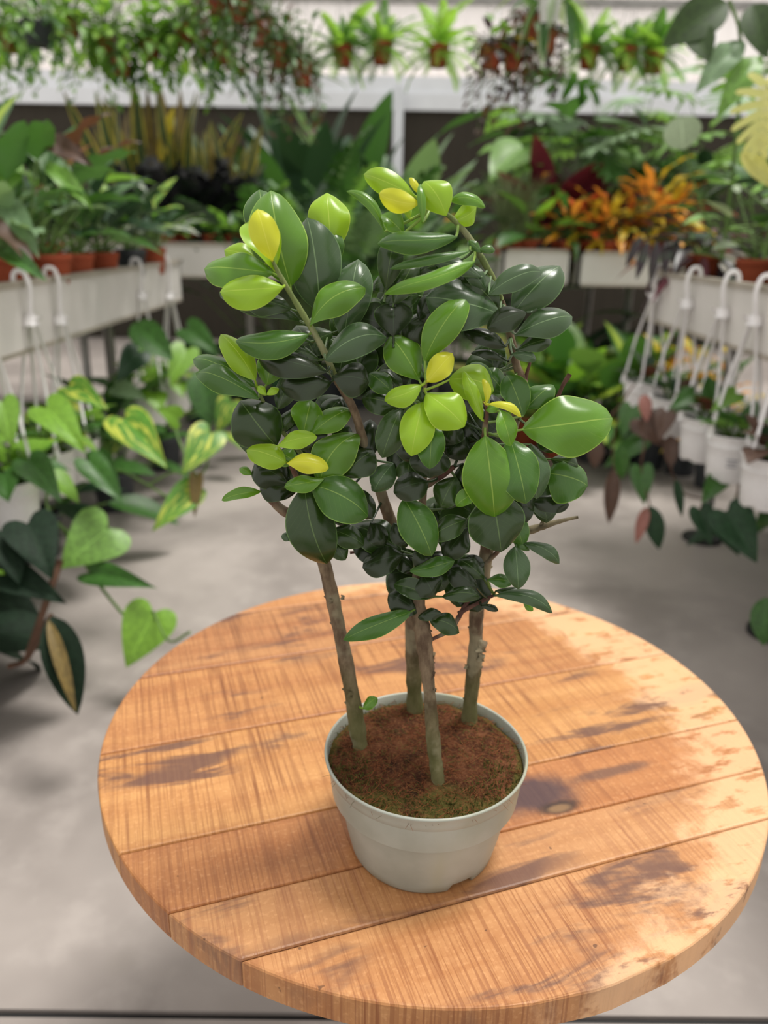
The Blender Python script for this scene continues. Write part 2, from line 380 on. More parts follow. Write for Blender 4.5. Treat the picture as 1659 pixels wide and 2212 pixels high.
# ------------------------------------------------------------------ the shrub in its pot
PC = Vector((.043, .549, TZ)); RZ = .636; SZ = .6285
shrub = empty('potted_shrub', PC, 'leathery-leaved shrub with bare trunks in a pale grey-green pot on the wooden table', 'plant')
def potmat():
    t = NT('sage_plastic'); o = t.obj(); n = t.noise(o, 18, 4); n2 = t.noise(t.mapping(o, (14, 14, 3)), 1, 4)
    c = t.mix(t.step(n, .3, .7), '94978c', 'a8aaa0'); c = t.mix(t.math('MULTIPLY', t.step(n2, .5, .72), .45), c, '9c9c76')
    gz = t.new('ShaderNodeSeparateXYZ'); t.link(o, gz.inputs[0])
    c = t.mix(t.math('MULTIPLY', t.math('MULTIPLY', t.step(gz.outputs[2], .014, .002), t.step(n, .35, .6)), .6), c, '6d664c')
    t.pr(c, .42, .4); return t.m
M_pot = potmat()
def pot_mesh():
    seg = 128; z0, z1 = TZ, RZ
    prof = [(.050, .012), (.052, .006), (.0575, .0003), (.0615, .0003), (.0632, .003), (.0645, .009), (.0675, .022), (.0712, .042), (.0740, .062), (.0758, .0785), (.0762, .0805), (.0770, .0815), (.0800, .0818), (.0822, .0822), (.0830, .0832), (.0840, .088), (.0850, .0930), (.0862, .0952), (.0864, .0963), (.0858, .0972), (.0846, .0972), (.0838, .0962), (.0830, .085), (.080, .060)]
    m = MB().lathe(prof, seg, PC)
    for k in range(seg):           # drainage notches in the foot ring
        a = 2*PI*k/seg
        d_ = min(abs((a-c+PI) % (2*PI)-PI) for c in (math.radians(298), math.radians(58), math.radians(178)))
        if d_ < math.radians(9.5):
            for r in range(2, 5): m.v[r*seg+k].z += .0065 if r < 4 else .0045
    return m
pm = pot_mesh(); o = pm.build('pot', M_pot, shrub)
MB().lathe([(0, .011), (.052, .011)], 64, PC).build('pot_base', M_pot, o)
# soil
def soilmat():
    t = NT('fibrous_soil'); o = t.obj(); n = t.noise(o, 45, 6, .7); n2 = t.noise(o, 16, 3, .5); n3 = t.noise(o, 420, 3, .6)
    c = t.ramp(n, [(.32, '1f130c'), (.5, '4d2b1a'), (.62, '66402a'), (.78, '7d5238')])
    sx = t.new('ShaderNodeSeparateXYZ'); t.link(o, sx.inputs[0])
    ln = t.new('ShaderNodeVectorMath', operation='LENGTH'); t.link(o, ln.inputs[0])
    m = t.math('ADD', t.step(sx.outputs[1], -.028, -.065), t.step(ln.outputs['Value'], .072, .084))
    mm = t.math('MULTIPLY', t.step(t.math('ADD', n2, t.math('MULTIPLY', m, .3)), .62, .78), .8)
    c = t.mix(mm, c, '4e4d22'); c = t.mix(t.math('MULTIPLY', t.step(n3, .45, .7), .4), c, '8a6440')
    t.pr(c, .95, .15); t.bump(t.math('ADD', n, n3), .8, .003); return t.m
SC = Vector((PC.x, PC.y, SZ)); V = []; Fc = []; NR, NS = 26, 72
for i in range(NR+1):
    for k in range(NS):
        r = .0832*i/NR; a = 2*PI*k/NS; x, y = r*math.cos(a), r*math.sin(a)
        z = noise.noise(Vector((x*60, y*60, 1)))*.0026+noise.noise(Vector((x*190, y*190, 4)))*.0014 + .0025*(1-i/NR) - (.002 if i == NR else 0)
        V.append(SC+Vector((x, y, z)))
for i in range(NR):
    for k in range(NS):
        k2 = (k+1) % NS; Fc.append((i*NS+k, (i+1)*NS+k, (i+1)*NS+k2, i*NS+k2))
mk('soil', V, Fc, soilmat(), shrub, origin=SC)
rn = random.Random(5); m1, m2 = MB(), MB()
for i in range(1500):
    a, r = rn.uniform(0, 2*PI), .081*math.sqrt(rn.random()); p = SC+Vector((r*math.cos(a), r*math.sin(a), .002))
    L = rn.uniform(.003, .012); b = rn.uniform(0, 2*PI); d1 = Vector((math.cos(b), math.sin(b), rn.uniform(.0, .5)))*L; d2 = Vector((math.cos(b+.9), math.sin(b+.9), rn.uniform(-.5, .3)))*L
    (m1 if rn.random() < .72 else m2).tube([p, p+d1*.5, p+d1*.8+d2*.4], [.00022, .00018, .0001], 3, False)
o = m1.build('soil_fibre', plain('coir_fibre', '7d4c30', .9, .3, 200, .1), shrub); o['kind'] = 'stuff'
for i in range(1300):
    a = rn.uniform(PI*1.05, PI*1.95) if rn.random() < .7 else rn.uniform(0, 2*PI); r = rn.uniform(.05, .082); p = SC+Vector((r*math.cos(a), r*math.sin(a), .000))
    m2.tube([p, p+Vector((rn.uniform(-.001, .001), rn.uniform(-.001, .001), rn.uniform(.0015, .0035)))], [.0006, .0002], 3, False)
o = m2.build('moss', plain('moss_green', '55542a', .9, .4, 200, .1), shrub); o['kind'] = 'stuff'

# trunks and branches: (px, py, distance, half width px)
def barkmat(name, a, b, mossy):
    t = NT(name); o = t.obj(); n = t.noise(t.mapping(o, (60, 60, 22)), 1.5, 5, .65); n2 = t.noise(o, 40, 3)
    c = t.mix(t.step(n, .3, .7), a, b); sz = t.new('ShaderNodeSeparateXYZ'); t.link(o, sz.inputs[0])
    gm = t.math('MULTIPLY', t.step(t.math('ADD', sz.outputs[2], t.math('MULTIPLY', n2, .06)), .215, .13), mossy)
    c = t.mix(gm, c, '57602f')
    pm_ = t.math('MULTIPLY', t.step(n2, .5, .66), .5); c = t.mix(pm_, c, '9a9478')
    t.pr(c, .8, .25); t.bump(n, .7, .0016); return t.m
M_bark = barkmat('bark', '4c3b2d', '7f6e58', .55); M_bark2 = barkmat('reddish_bark', '49302a', '6f5044', 0.0)
M_shoot = barkmat('green_shoot', '59683a', '7b8550', 0)
STEMS = []
def trunk(name, pts, mat=M_bark, knobs=(), seg=14, jit=.05, n=5, seed=1):
    P = [at(a, b, d) for a, b, d, h in pts]; rr = [h*depth(p)/F for p, (a, b, d, h) in zip(P, pts)]
    Q = smooth_pts(P, n); R_ = []
    for i in range(len(Q)):
        x = i/n; k = min(int(x), len(rr)-2); R_.append(rr[k]*(1-(x-k))+rr[k+1]*(x-k) if len(rr) > 1 else rr[0])
    rn = random.Random(seed); R2 = []
    for i in range(len(Q)): R2.append(R_[i]*(1+rn.uniform(-.06, .09)))
    m = MB().tube(Q, R2, seg, True, jit, seed)
    for i in range(2, len(Q)-1, 2):        # leaf scars
        if rn.random() < .8:
            a = rn.uniform(0, 2*PI); c = Q[i]+Vector((math.cos(a), math.sin(a)*.6, 0))*R_[i]*.8
            m.tube([c-Vector((0, 0, R_[i]*.35)), c+Vector((math.cos(a), math.sin(a), .3))*R_[i]*.22, c+Vector((0, 0, R_[i]*.3))], [R_[i]*.1, R_[i]*.24, R_[i]*.08], 6)
    for (kx, ky, kd, kr) in knobs:
        c = at(kx, ky, kd); r = kr*depth(c)/F; m.tube([c+Vector((-r, 0, -r*.9)), c+Vector((0, 0, -r*.4)), c+Vector((r*.1, 0, .3*r)), c+Vector((-r*.8, 0, r*1.1))], [r*.4, r*.85, r*.8, r*.2], 9, True, .15, 3)
    STEMS.extend(Q)
    return m.build(name, mat, shrub, origin=PC)
trunk('trunk', [(780, 1622, .560, 15), (772, 1575, .562, 18), (764, 1520, .563, 17), (749, 1440, .565, 15), (735, 1370, .567, 15), (721, 1305, .568, 15), (703, 1228, .568, 15), (688, 1180, .566, 14), (655, 1120, .562, 12)], knobs=[(757, 1500, .556, 7), (741, 1290, .566, 5), (716, 1298, .562, 5)], seed=2)
trunk('branch', [(655, 1120, .562, 11), (614, 1104, .561, 11), (578, 1070, .56, 9), (565, 1040, .56, 6)], M_bark2, seed=7)
trunk('branch', [(690, 1185, .566, 12), (676, 1110, .555, 9), (650, 1050, .545, 7), (630, 1010, .54, 5), (622, 995, .535, 3)], M_bark2, seed=8)
trunk('trunk', [(897, 1548, .615, 18), (895, 1500, .615, 17), (893, 1420, .61, 17), (892, 1340, .605, 18), (886, 1260, .60, 16), (862, 1180, .59, 14), (838, 1110, .58, 12), (812, 1030, .57, 11), (789, 965, .56, 10), (766, 890, .55, 9), (745, 850, .545, 8), (722, 812, .542, 8)], knobs=[(934, 1415, .606, 9)], seed=3)
trunk('shoot', [(722, 812, .542, 8), (705, 770, .538, 7), (680, 722, .535, 7), (655, 680, .533, 6.5), (628, 635, .530, 5.5), (605, 595, .527, 5), (588, 562, .525, 3.5)], M_shoot, seed=4)
trunk('trunk', [(947, 1695, .515, 13), (942, 1650, .518, 14), (935, 1590, .522, 15), (928, 1500, .527, 13), (921, 1430, .532, 16), (914, 1370, .535, 19), (906, 1330, .54, 17), (903, 1270, .545, 12), (905, 1200, .548, 10), (912, 1100, .55, 9), (915, 1000, .548, 8), (910, 920, .54, 7), (914, 860, .53, 5), (921, 822, .525, 3)], seed=5, knobs=[(936, 1455, .527, 6), (940, 1490, .524, 4)])
trunk('trunk', [(1013, 1560, .601, 17), (1018, 1500, .60, 15), (1024, 1440, .597, 16), (1028, 1390, .595, 15), (1029, 1330, .592, 15), (1040, 1260, .588, 16), (1050, 1200, .584, 15), (1062, 1120, .58, 13), (1085, 1000, .58, 12), (1115, 900, .578, 12), (1131, 835, .575, 10), (1116, 792, .572, 9), (1105, 738, .57, 8.5), (1094, 688, .567, 8), (1082, 648, .563, 7)], knobs=[(1042, 1395, .59, 14), (1041, 1420, .588, 9), (1008, 1440, .592, 5)], seed=6)
trunk('shoot', [(1082, 648, .563, 7), (1066, 605, .56, 7), (1033, 545, .556, 7), (1003, 500, .552, 6.5), (968, 465, .548, 5), (930, 450, .545, 4)], M_shoot, seed=9)
trunk('branch', [(1062, 1130, .575, 10), (1052, 1040, .555, 9), (1048, 960, .54, 8), (1048, 920, .53, 6), (1052, 890, .525, 4), (1046, 868, .522, 3)], M_bark2, seed=10)
trunk('branch', [(1060, 1185, .575, 8), (1090, 1172, .572, 8), (1125, 1153, .568, 9), (1165, 1139, .565, 8), (1195, 1130, .562, 6), (1225, 1122, .56, 4), (1249, 1117, .558, 3)], plain('dead_twig', '6f6650', .9, .3, 150, .2), knobs=[(1172, 1128, .563, 5)], seed=11)
trunk('twig', [(1205, 858, .57, 4), (1216, 832, .57, 4.5), (1231, 808, .57, 5)], M_bark2, seed=12)
trunk('twig', [(935, 1380, .54, 4), (972, 1362, .545, 4), (990, 1335, .55, 5.5), (1005, 1308, .555, 5), (1020, 1285, .56, 4)], M_bark2, seed=13)
trunk('twig', [(990, 1325, .55, 5), (1030, 1304, .555, 4), (1068, 1285, .555, 3.5)], M_bark2, seed=14)
trunk('twig', [(756, 1194, .575, 3), (785, 1190, .575, 3), (812, 1180, .575, 4), (850, 1165, .58, 4)], M_bark2, seed=15)
trunk('twig', [(1050, 1215, .58, 6), (1072, 1195, .577, 5), (1095, 1170, .572, 4)], M_bark2, seed=16)
trunk('branch', [(905, 1055, .555, 9), (930, 1042, .55, 8), (958, 1025, .545, 7), (981, 1008, .545, 5)], M_bark2, seed=17)
trunk('branch', [(845, 1125, .585, 8), (830, 1085, .583, 9), (815, 1055, .58, 7)], M_bark2, seed=18)
trunk('branch', [(700, 1080, .56, 6), (650, 980, .56, 5), (590, 910, .555, 5), (569, 868, .552, 4), (560, 845, .55, 3)], M_shoot, seed=19)
trunk('twig', [(1131, 835, .575, 5), (1140, 800, .573, 3.5), (1146, 780, .572, 3)], M_bark2, seed=20)

# leaves: base px, tip px, width px, tone, depth offset (cm), options
LM = {
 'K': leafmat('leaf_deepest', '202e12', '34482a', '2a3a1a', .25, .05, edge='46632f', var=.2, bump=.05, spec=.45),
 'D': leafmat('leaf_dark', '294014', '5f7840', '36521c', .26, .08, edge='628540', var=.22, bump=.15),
 'G': leafmat('leaf_blue_green', '3d5632', '7f9a6c', '446430', .27, .1, edge='6f9258', var=.18, bump=.15),
 'M': leafmat('leaf_mid', '3e661f', '86a24c', '507a24', .28, .14, edge='8cb24c', var=.22, bump=.15),
 'B': leafmat('leaf_bright', '5e8c24', 'a0bc54', '76982a', .28, .22, edge='accc5c', var=.2, bump=.15),
 'L': leafmat('leaf_lime', '98c028', 'bcd454', 'a4c82a', .3, .3, edge='c2d65c', var=.16, bump=.15),
 'Y': leafmat('leaf_yellow', 'd6d834', 'e2e060', 'd8d836', .3, .35, edge='d4d464', var=.12, bump=.15),
}
def leaf(spec, idx):
    bx, by, tx, ty, wp, col, o = spec[:7]; op = spec[7] if len(spec) > 7 else {}
    d0 = .54+o/100; B = at(bx, by, d0); T0 = at(tx, ty, d0)
    Ln = (T0-B).length; dirn = (T0-B).normalized()
    dt = op.get('dt', .38*dirn.z if dirn.z > 0 else .45*dirn.z)*Ln
    T = at(tx, ty, d0+dt); L = T-B; ln = L.length; Lh = L.normalized()
    mid = (B+T)/2; v = (EYE-mid).normalized(); k = op.get('k', .45)
    N = v+Vector((0, 0, 1))*k+Vector((op.get('side', 0), 0, 0)); N = (N-Lh*N.dot(Lh)).normalized(); W = Lh.cross(N).normalized()
    vis = max(.45, (W-v*W.dot(v)).length); hw = 1.07*wp*depth(mid)/F/vis/2
    p = op.get('p', 1.0+((idx*37) % 10)*.028); cup = op.get('cup', -.27); arch = op.get('arch', .15); bow = op.get('bow', 0)*depth(mid)/F
    rn = random.Random(idx*7+3); tipd = op.get('tip', rn.uniform(.05, .3)); ph = rn.uniform(0, 6); wav = op.get('wave', rn.uniform(.03, .12)); twist = op.get('twist', rn.uniform(-.35, .35))
    if op.get('flip'): W = -W
    nu, nv = 10, 18; V = []; U = []; Fc = []
    for i in range(nv+1):
        t = i/nv
        prof = max(0, math.sin(PI*min(1, t)**p))**(.62 if t > .5 else .70)
        prof = max(prof, .025 if t < .5 else .012)
        c = B+L*t+N*(arch*ln*4*t*(1-t) - tipd*ln*max(0, t-.7)**2*5)+W*bow*4*t*(1-t)
        tw = twist*(t-.5)*2; Wt = W*math.cos(tw)+N*math.sin(tw); Nt = N*math.cos(tw)-W*math.sin(tw)
        for j in range(nu+1):
            u = -1+2*j/nu; a = abs(u); h_ = hw*prof
            z = h_*(.04*math.sin(PI*min(a*1.3, 1))+cup*a*a*1.5) + hw*wav*math.sin(t*9+ph+(2 if u > 0 else 0))*a**2*(prof**.5)*2
            V.append(c+Wt*u*h_+Nt*z); U.append((j/nu, t))
    for i in range(nv):
        for j in range(nu):
            q = i*(nu+1)+j; Fc.append((q, q+1, q+nu+2, q+nu+1) if not op.get('flip') else (q, q+nu+1, q+nu+2, q+1))
    near = min(STEMS, key=lambda s: (s-B).length)
    # petiole, a narrow tube from the stem to the blade
    dist = (near-B).length
    S = near if .002 < dist < .035 else B-Lh*.008-N*.002
    n0 = len(V); mb = MB(); mb.tube(smooth_pts([S, (S+B)/2-N*.002, B+L*.02], 3), [.0011, .0011, .0010, .0010, .0010, .0009, .0007], 6, False)
    for q in mb.v: V.append(q); U.append((.5, .02))
    for f in mb.f: Fc.append(tuple(n0+x for x in f))
    ob = mk('leaf', V, Fc, LM[col], shrub, U, origin=B)
    if col == 'Y': ob['label'] = 'young yellow leaf'
    elif col == 'L': ob['label'] = 'young lime-green leaf'
    return ob
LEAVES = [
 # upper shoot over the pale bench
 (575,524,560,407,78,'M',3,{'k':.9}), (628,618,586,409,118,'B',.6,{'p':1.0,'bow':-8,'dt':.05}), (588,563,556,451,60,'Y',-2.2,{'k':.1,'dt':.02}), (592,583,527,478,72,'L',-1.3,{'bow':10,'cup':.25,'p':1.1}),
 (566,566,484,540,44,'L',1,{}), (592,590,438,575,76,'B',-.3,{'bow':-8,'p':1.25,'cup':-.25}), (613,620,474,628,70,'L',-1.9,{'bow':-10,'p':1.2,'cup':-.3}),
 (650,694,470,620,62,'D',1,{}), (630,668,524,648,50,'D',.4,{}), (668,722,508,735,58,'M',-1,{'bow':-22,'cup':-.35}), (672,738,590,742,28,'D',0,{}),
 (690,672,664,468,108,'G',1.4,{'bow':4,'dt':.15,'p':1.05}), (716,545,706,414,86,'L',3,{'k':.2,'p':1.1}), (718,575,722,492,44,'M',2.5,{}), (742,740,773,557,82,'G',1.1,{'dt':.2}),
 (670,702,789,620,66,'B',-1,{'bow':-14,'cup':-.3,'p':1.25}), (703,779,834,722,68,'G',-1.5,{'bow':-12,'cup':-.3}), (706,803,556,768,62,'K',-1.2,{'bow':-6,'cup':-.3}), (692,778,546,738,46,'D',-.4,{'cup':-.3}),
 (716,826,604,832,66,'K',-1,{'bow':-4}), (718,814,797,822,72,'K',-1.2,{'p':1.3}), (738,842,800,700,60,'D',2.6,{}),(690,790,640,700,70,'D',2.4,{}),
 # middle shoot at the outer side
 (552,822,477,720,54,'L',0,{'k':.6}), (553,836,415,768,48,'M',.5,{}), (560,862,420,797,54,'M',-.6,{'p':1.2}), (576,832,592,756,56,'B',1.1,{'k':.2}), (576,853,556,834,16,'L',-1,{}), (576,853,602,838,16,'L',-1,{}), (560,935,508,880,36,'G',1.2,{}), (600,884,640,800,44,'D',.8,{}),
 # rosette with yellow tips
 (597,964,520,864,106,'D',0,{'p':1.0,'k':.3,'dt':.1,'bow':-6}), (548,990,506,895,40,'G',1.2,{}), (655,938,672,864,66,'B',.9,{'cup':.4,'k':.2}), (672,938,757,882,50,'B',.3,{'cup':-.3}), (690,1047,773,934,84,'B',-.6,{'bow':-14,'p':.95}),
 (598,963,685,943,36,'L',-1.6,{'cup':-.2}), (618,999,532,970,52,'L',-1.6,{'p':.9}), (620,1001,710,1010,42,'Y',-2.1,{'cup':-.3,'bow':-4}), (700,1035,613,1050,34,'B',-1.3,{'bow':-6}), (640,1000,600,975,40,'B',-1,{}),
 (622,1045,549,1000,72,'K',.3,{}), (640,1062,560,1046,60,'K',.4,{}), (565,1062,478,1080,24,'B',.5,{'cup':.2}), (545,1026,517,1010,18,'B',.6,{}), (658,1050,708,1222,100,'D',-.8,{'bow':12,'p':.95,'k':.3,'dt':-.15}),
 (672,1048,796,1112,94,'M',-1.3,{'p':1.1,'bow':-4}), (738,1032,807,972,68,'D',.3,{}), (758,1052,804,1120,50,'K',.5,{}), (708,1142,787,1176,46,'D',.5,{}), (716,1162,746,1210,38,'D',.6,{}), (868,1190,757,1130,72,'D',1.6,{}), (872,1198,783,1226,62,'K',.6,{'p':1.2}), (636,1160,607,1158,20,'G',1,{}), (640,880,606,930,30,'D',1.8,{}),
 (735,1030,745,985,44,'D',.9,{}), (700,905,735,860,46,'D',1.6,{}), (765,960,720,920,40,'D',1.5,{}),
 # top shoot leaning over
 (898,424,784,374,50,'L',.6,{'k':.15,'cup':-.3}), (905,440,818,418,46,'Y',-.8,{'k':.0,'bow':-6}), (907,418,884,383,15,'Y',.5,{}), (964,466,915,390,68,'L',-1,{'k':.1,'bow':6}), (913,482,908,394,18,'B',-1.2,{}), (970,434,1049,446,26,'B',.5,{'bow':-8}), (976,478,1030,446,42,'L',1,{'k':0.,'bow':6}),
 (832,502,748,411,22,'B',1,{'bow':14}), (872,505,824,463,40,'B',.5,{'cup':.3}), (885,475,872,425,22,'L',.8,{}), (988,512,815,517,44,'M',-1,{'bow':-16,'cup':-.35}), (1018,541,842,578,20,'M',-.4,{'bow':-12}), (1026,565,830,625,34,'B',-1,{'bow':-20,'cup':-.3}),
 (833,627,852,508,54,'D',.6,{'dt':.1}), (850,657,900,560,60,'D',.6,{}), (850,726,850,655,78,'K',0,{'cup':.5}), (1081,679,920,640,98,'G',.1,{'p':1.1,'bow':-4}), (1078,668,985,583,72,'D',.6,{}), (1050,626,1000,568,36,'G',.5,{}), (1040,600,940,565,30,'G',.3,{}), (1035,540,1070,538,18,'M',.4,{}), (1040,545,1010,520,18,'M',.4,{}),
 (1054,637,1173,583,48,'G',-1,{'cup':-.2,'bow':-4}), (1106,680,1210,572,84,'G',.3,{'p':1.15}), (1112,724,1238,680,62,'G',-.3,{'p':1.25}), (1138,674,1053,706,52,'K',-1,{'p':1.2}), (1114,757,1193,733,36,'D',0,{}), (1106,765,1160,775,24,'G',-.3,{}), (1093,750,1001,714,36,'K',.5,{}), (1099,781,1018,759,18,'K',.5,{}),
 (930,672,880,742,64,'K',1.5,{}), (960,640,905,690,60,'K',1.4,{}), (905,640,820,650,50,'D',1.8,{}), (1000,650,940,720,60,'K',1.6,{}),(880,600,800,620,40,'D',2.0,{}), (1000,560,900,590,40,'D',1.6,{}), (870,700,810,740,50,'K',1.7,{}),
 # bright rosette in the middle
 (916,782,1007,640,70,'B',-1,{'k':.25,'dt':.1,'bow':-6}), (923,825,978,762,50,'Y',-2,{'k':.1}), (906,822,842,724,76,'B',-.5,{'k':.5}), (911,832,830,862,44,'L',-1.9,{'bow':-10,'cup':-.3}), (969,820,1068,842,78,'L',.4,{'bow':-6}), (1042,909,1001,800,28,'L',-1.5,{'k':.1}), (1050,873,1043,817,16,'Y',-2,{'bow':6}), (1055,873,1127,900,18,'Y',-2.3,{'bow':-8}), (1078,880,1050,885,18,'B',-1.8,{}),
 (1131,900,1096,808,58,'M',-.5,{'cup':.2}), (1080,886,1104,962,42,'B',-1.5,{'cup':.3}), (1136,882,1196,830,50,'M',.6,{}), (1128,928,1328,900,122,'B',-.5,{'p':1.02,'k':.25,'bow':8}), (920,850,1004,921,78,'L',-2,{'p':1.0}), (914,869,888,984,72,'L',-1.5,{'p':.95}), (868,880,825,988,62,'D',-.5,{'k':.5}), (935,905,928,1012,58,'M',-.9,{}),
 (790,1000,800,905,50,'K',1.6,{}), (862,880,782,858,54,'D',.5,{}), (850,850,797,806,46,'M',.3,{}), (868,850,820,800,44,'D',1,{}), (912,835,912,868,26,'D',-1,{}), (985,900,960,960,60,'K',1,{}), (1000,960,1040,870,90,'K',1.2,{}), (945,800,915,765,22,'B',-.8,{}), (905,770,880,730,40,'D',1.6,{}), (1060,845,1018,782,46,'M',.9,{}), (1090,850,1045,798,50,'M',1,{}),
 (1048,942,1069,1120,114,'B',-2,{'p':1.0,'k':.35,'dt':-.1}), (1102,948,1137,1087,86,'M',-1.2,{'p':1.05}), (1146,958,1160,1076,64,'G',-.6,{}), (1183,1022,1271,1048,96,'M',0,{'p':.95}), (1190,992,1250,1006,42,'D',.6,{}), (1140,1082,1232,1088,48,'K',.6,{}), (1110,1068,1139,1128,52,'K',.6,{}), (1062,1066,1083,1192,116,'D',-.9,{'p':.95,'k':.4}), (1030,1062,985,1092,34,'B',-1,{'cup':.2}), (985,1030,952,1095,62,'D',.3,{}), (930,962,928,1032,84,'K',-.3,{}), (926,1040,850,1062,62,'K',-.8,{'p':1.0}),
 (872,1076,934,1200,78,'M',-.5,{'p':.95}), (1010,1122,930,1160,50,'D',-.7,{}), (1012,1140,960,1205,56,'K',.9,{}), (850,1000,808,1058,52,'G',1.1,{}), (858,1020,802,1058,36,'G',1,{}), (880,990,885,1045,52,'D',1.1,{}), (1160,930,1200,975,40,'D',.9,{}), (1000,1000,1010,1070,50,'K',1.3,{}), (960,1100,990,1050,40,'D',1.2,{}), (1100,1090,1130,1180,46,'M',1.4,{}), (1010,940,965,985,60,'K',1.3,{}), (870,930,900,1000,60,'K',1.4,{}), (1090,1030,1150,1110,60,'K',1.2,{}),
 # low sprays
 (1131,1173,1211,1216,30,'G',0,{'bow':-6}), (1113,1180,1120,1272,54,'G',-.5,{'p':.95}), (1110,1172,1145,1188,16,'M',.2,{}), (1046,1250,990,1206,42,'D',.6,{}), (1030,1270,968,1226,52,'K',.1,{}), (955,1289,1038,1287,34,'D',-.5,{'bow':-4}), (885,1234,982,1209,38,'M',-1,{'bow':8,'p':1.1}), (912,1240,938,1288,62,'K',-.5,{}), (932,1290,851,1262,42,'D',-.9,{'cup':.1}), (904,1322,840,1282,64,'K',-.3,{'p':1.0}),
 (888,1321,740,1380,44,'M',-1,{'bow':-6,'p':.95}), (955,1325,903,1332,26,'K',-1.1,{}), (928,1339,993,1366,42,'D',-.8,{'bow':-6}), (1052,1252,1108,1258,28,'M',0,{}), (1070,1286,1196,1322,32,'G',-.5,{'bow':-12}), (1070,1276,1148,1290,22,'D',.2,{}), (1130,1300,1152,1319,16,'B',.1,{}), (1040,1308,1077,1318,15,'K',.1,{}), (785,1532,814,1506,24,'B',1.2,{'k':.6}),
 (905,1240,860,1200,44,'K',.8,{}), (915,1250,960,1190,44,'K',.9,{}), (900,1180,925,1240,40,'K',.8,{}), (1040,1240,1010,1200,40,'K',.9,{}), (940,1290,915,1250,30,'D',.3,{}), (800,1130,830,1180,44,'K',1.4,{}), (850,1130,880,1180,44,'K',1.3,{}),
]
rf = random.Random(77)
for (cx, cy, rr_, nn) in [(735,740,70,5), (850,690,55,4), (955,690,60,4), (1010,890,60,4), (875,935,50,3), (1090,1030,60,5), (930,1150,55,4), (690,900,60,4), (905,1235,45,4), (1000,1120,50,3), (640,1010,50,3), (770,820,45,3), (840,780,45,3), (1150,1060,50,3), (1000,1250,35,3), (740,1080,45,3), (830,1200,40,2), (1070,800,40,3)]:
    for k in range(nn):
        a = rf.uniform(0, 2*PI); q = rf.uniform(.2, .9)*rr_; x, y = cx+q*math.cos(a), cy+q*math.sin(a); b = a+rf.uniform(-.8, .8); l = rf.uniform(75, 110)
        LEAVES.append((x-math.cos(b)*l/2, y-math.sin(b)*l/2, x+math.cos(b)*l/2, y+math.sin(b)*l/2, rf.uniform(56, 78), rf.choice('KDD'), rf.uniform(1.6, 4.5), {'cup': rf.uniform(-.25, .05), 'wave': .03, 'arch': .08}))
for i_, s_ in enumerate(LEAVES): leaf(s_, i_)
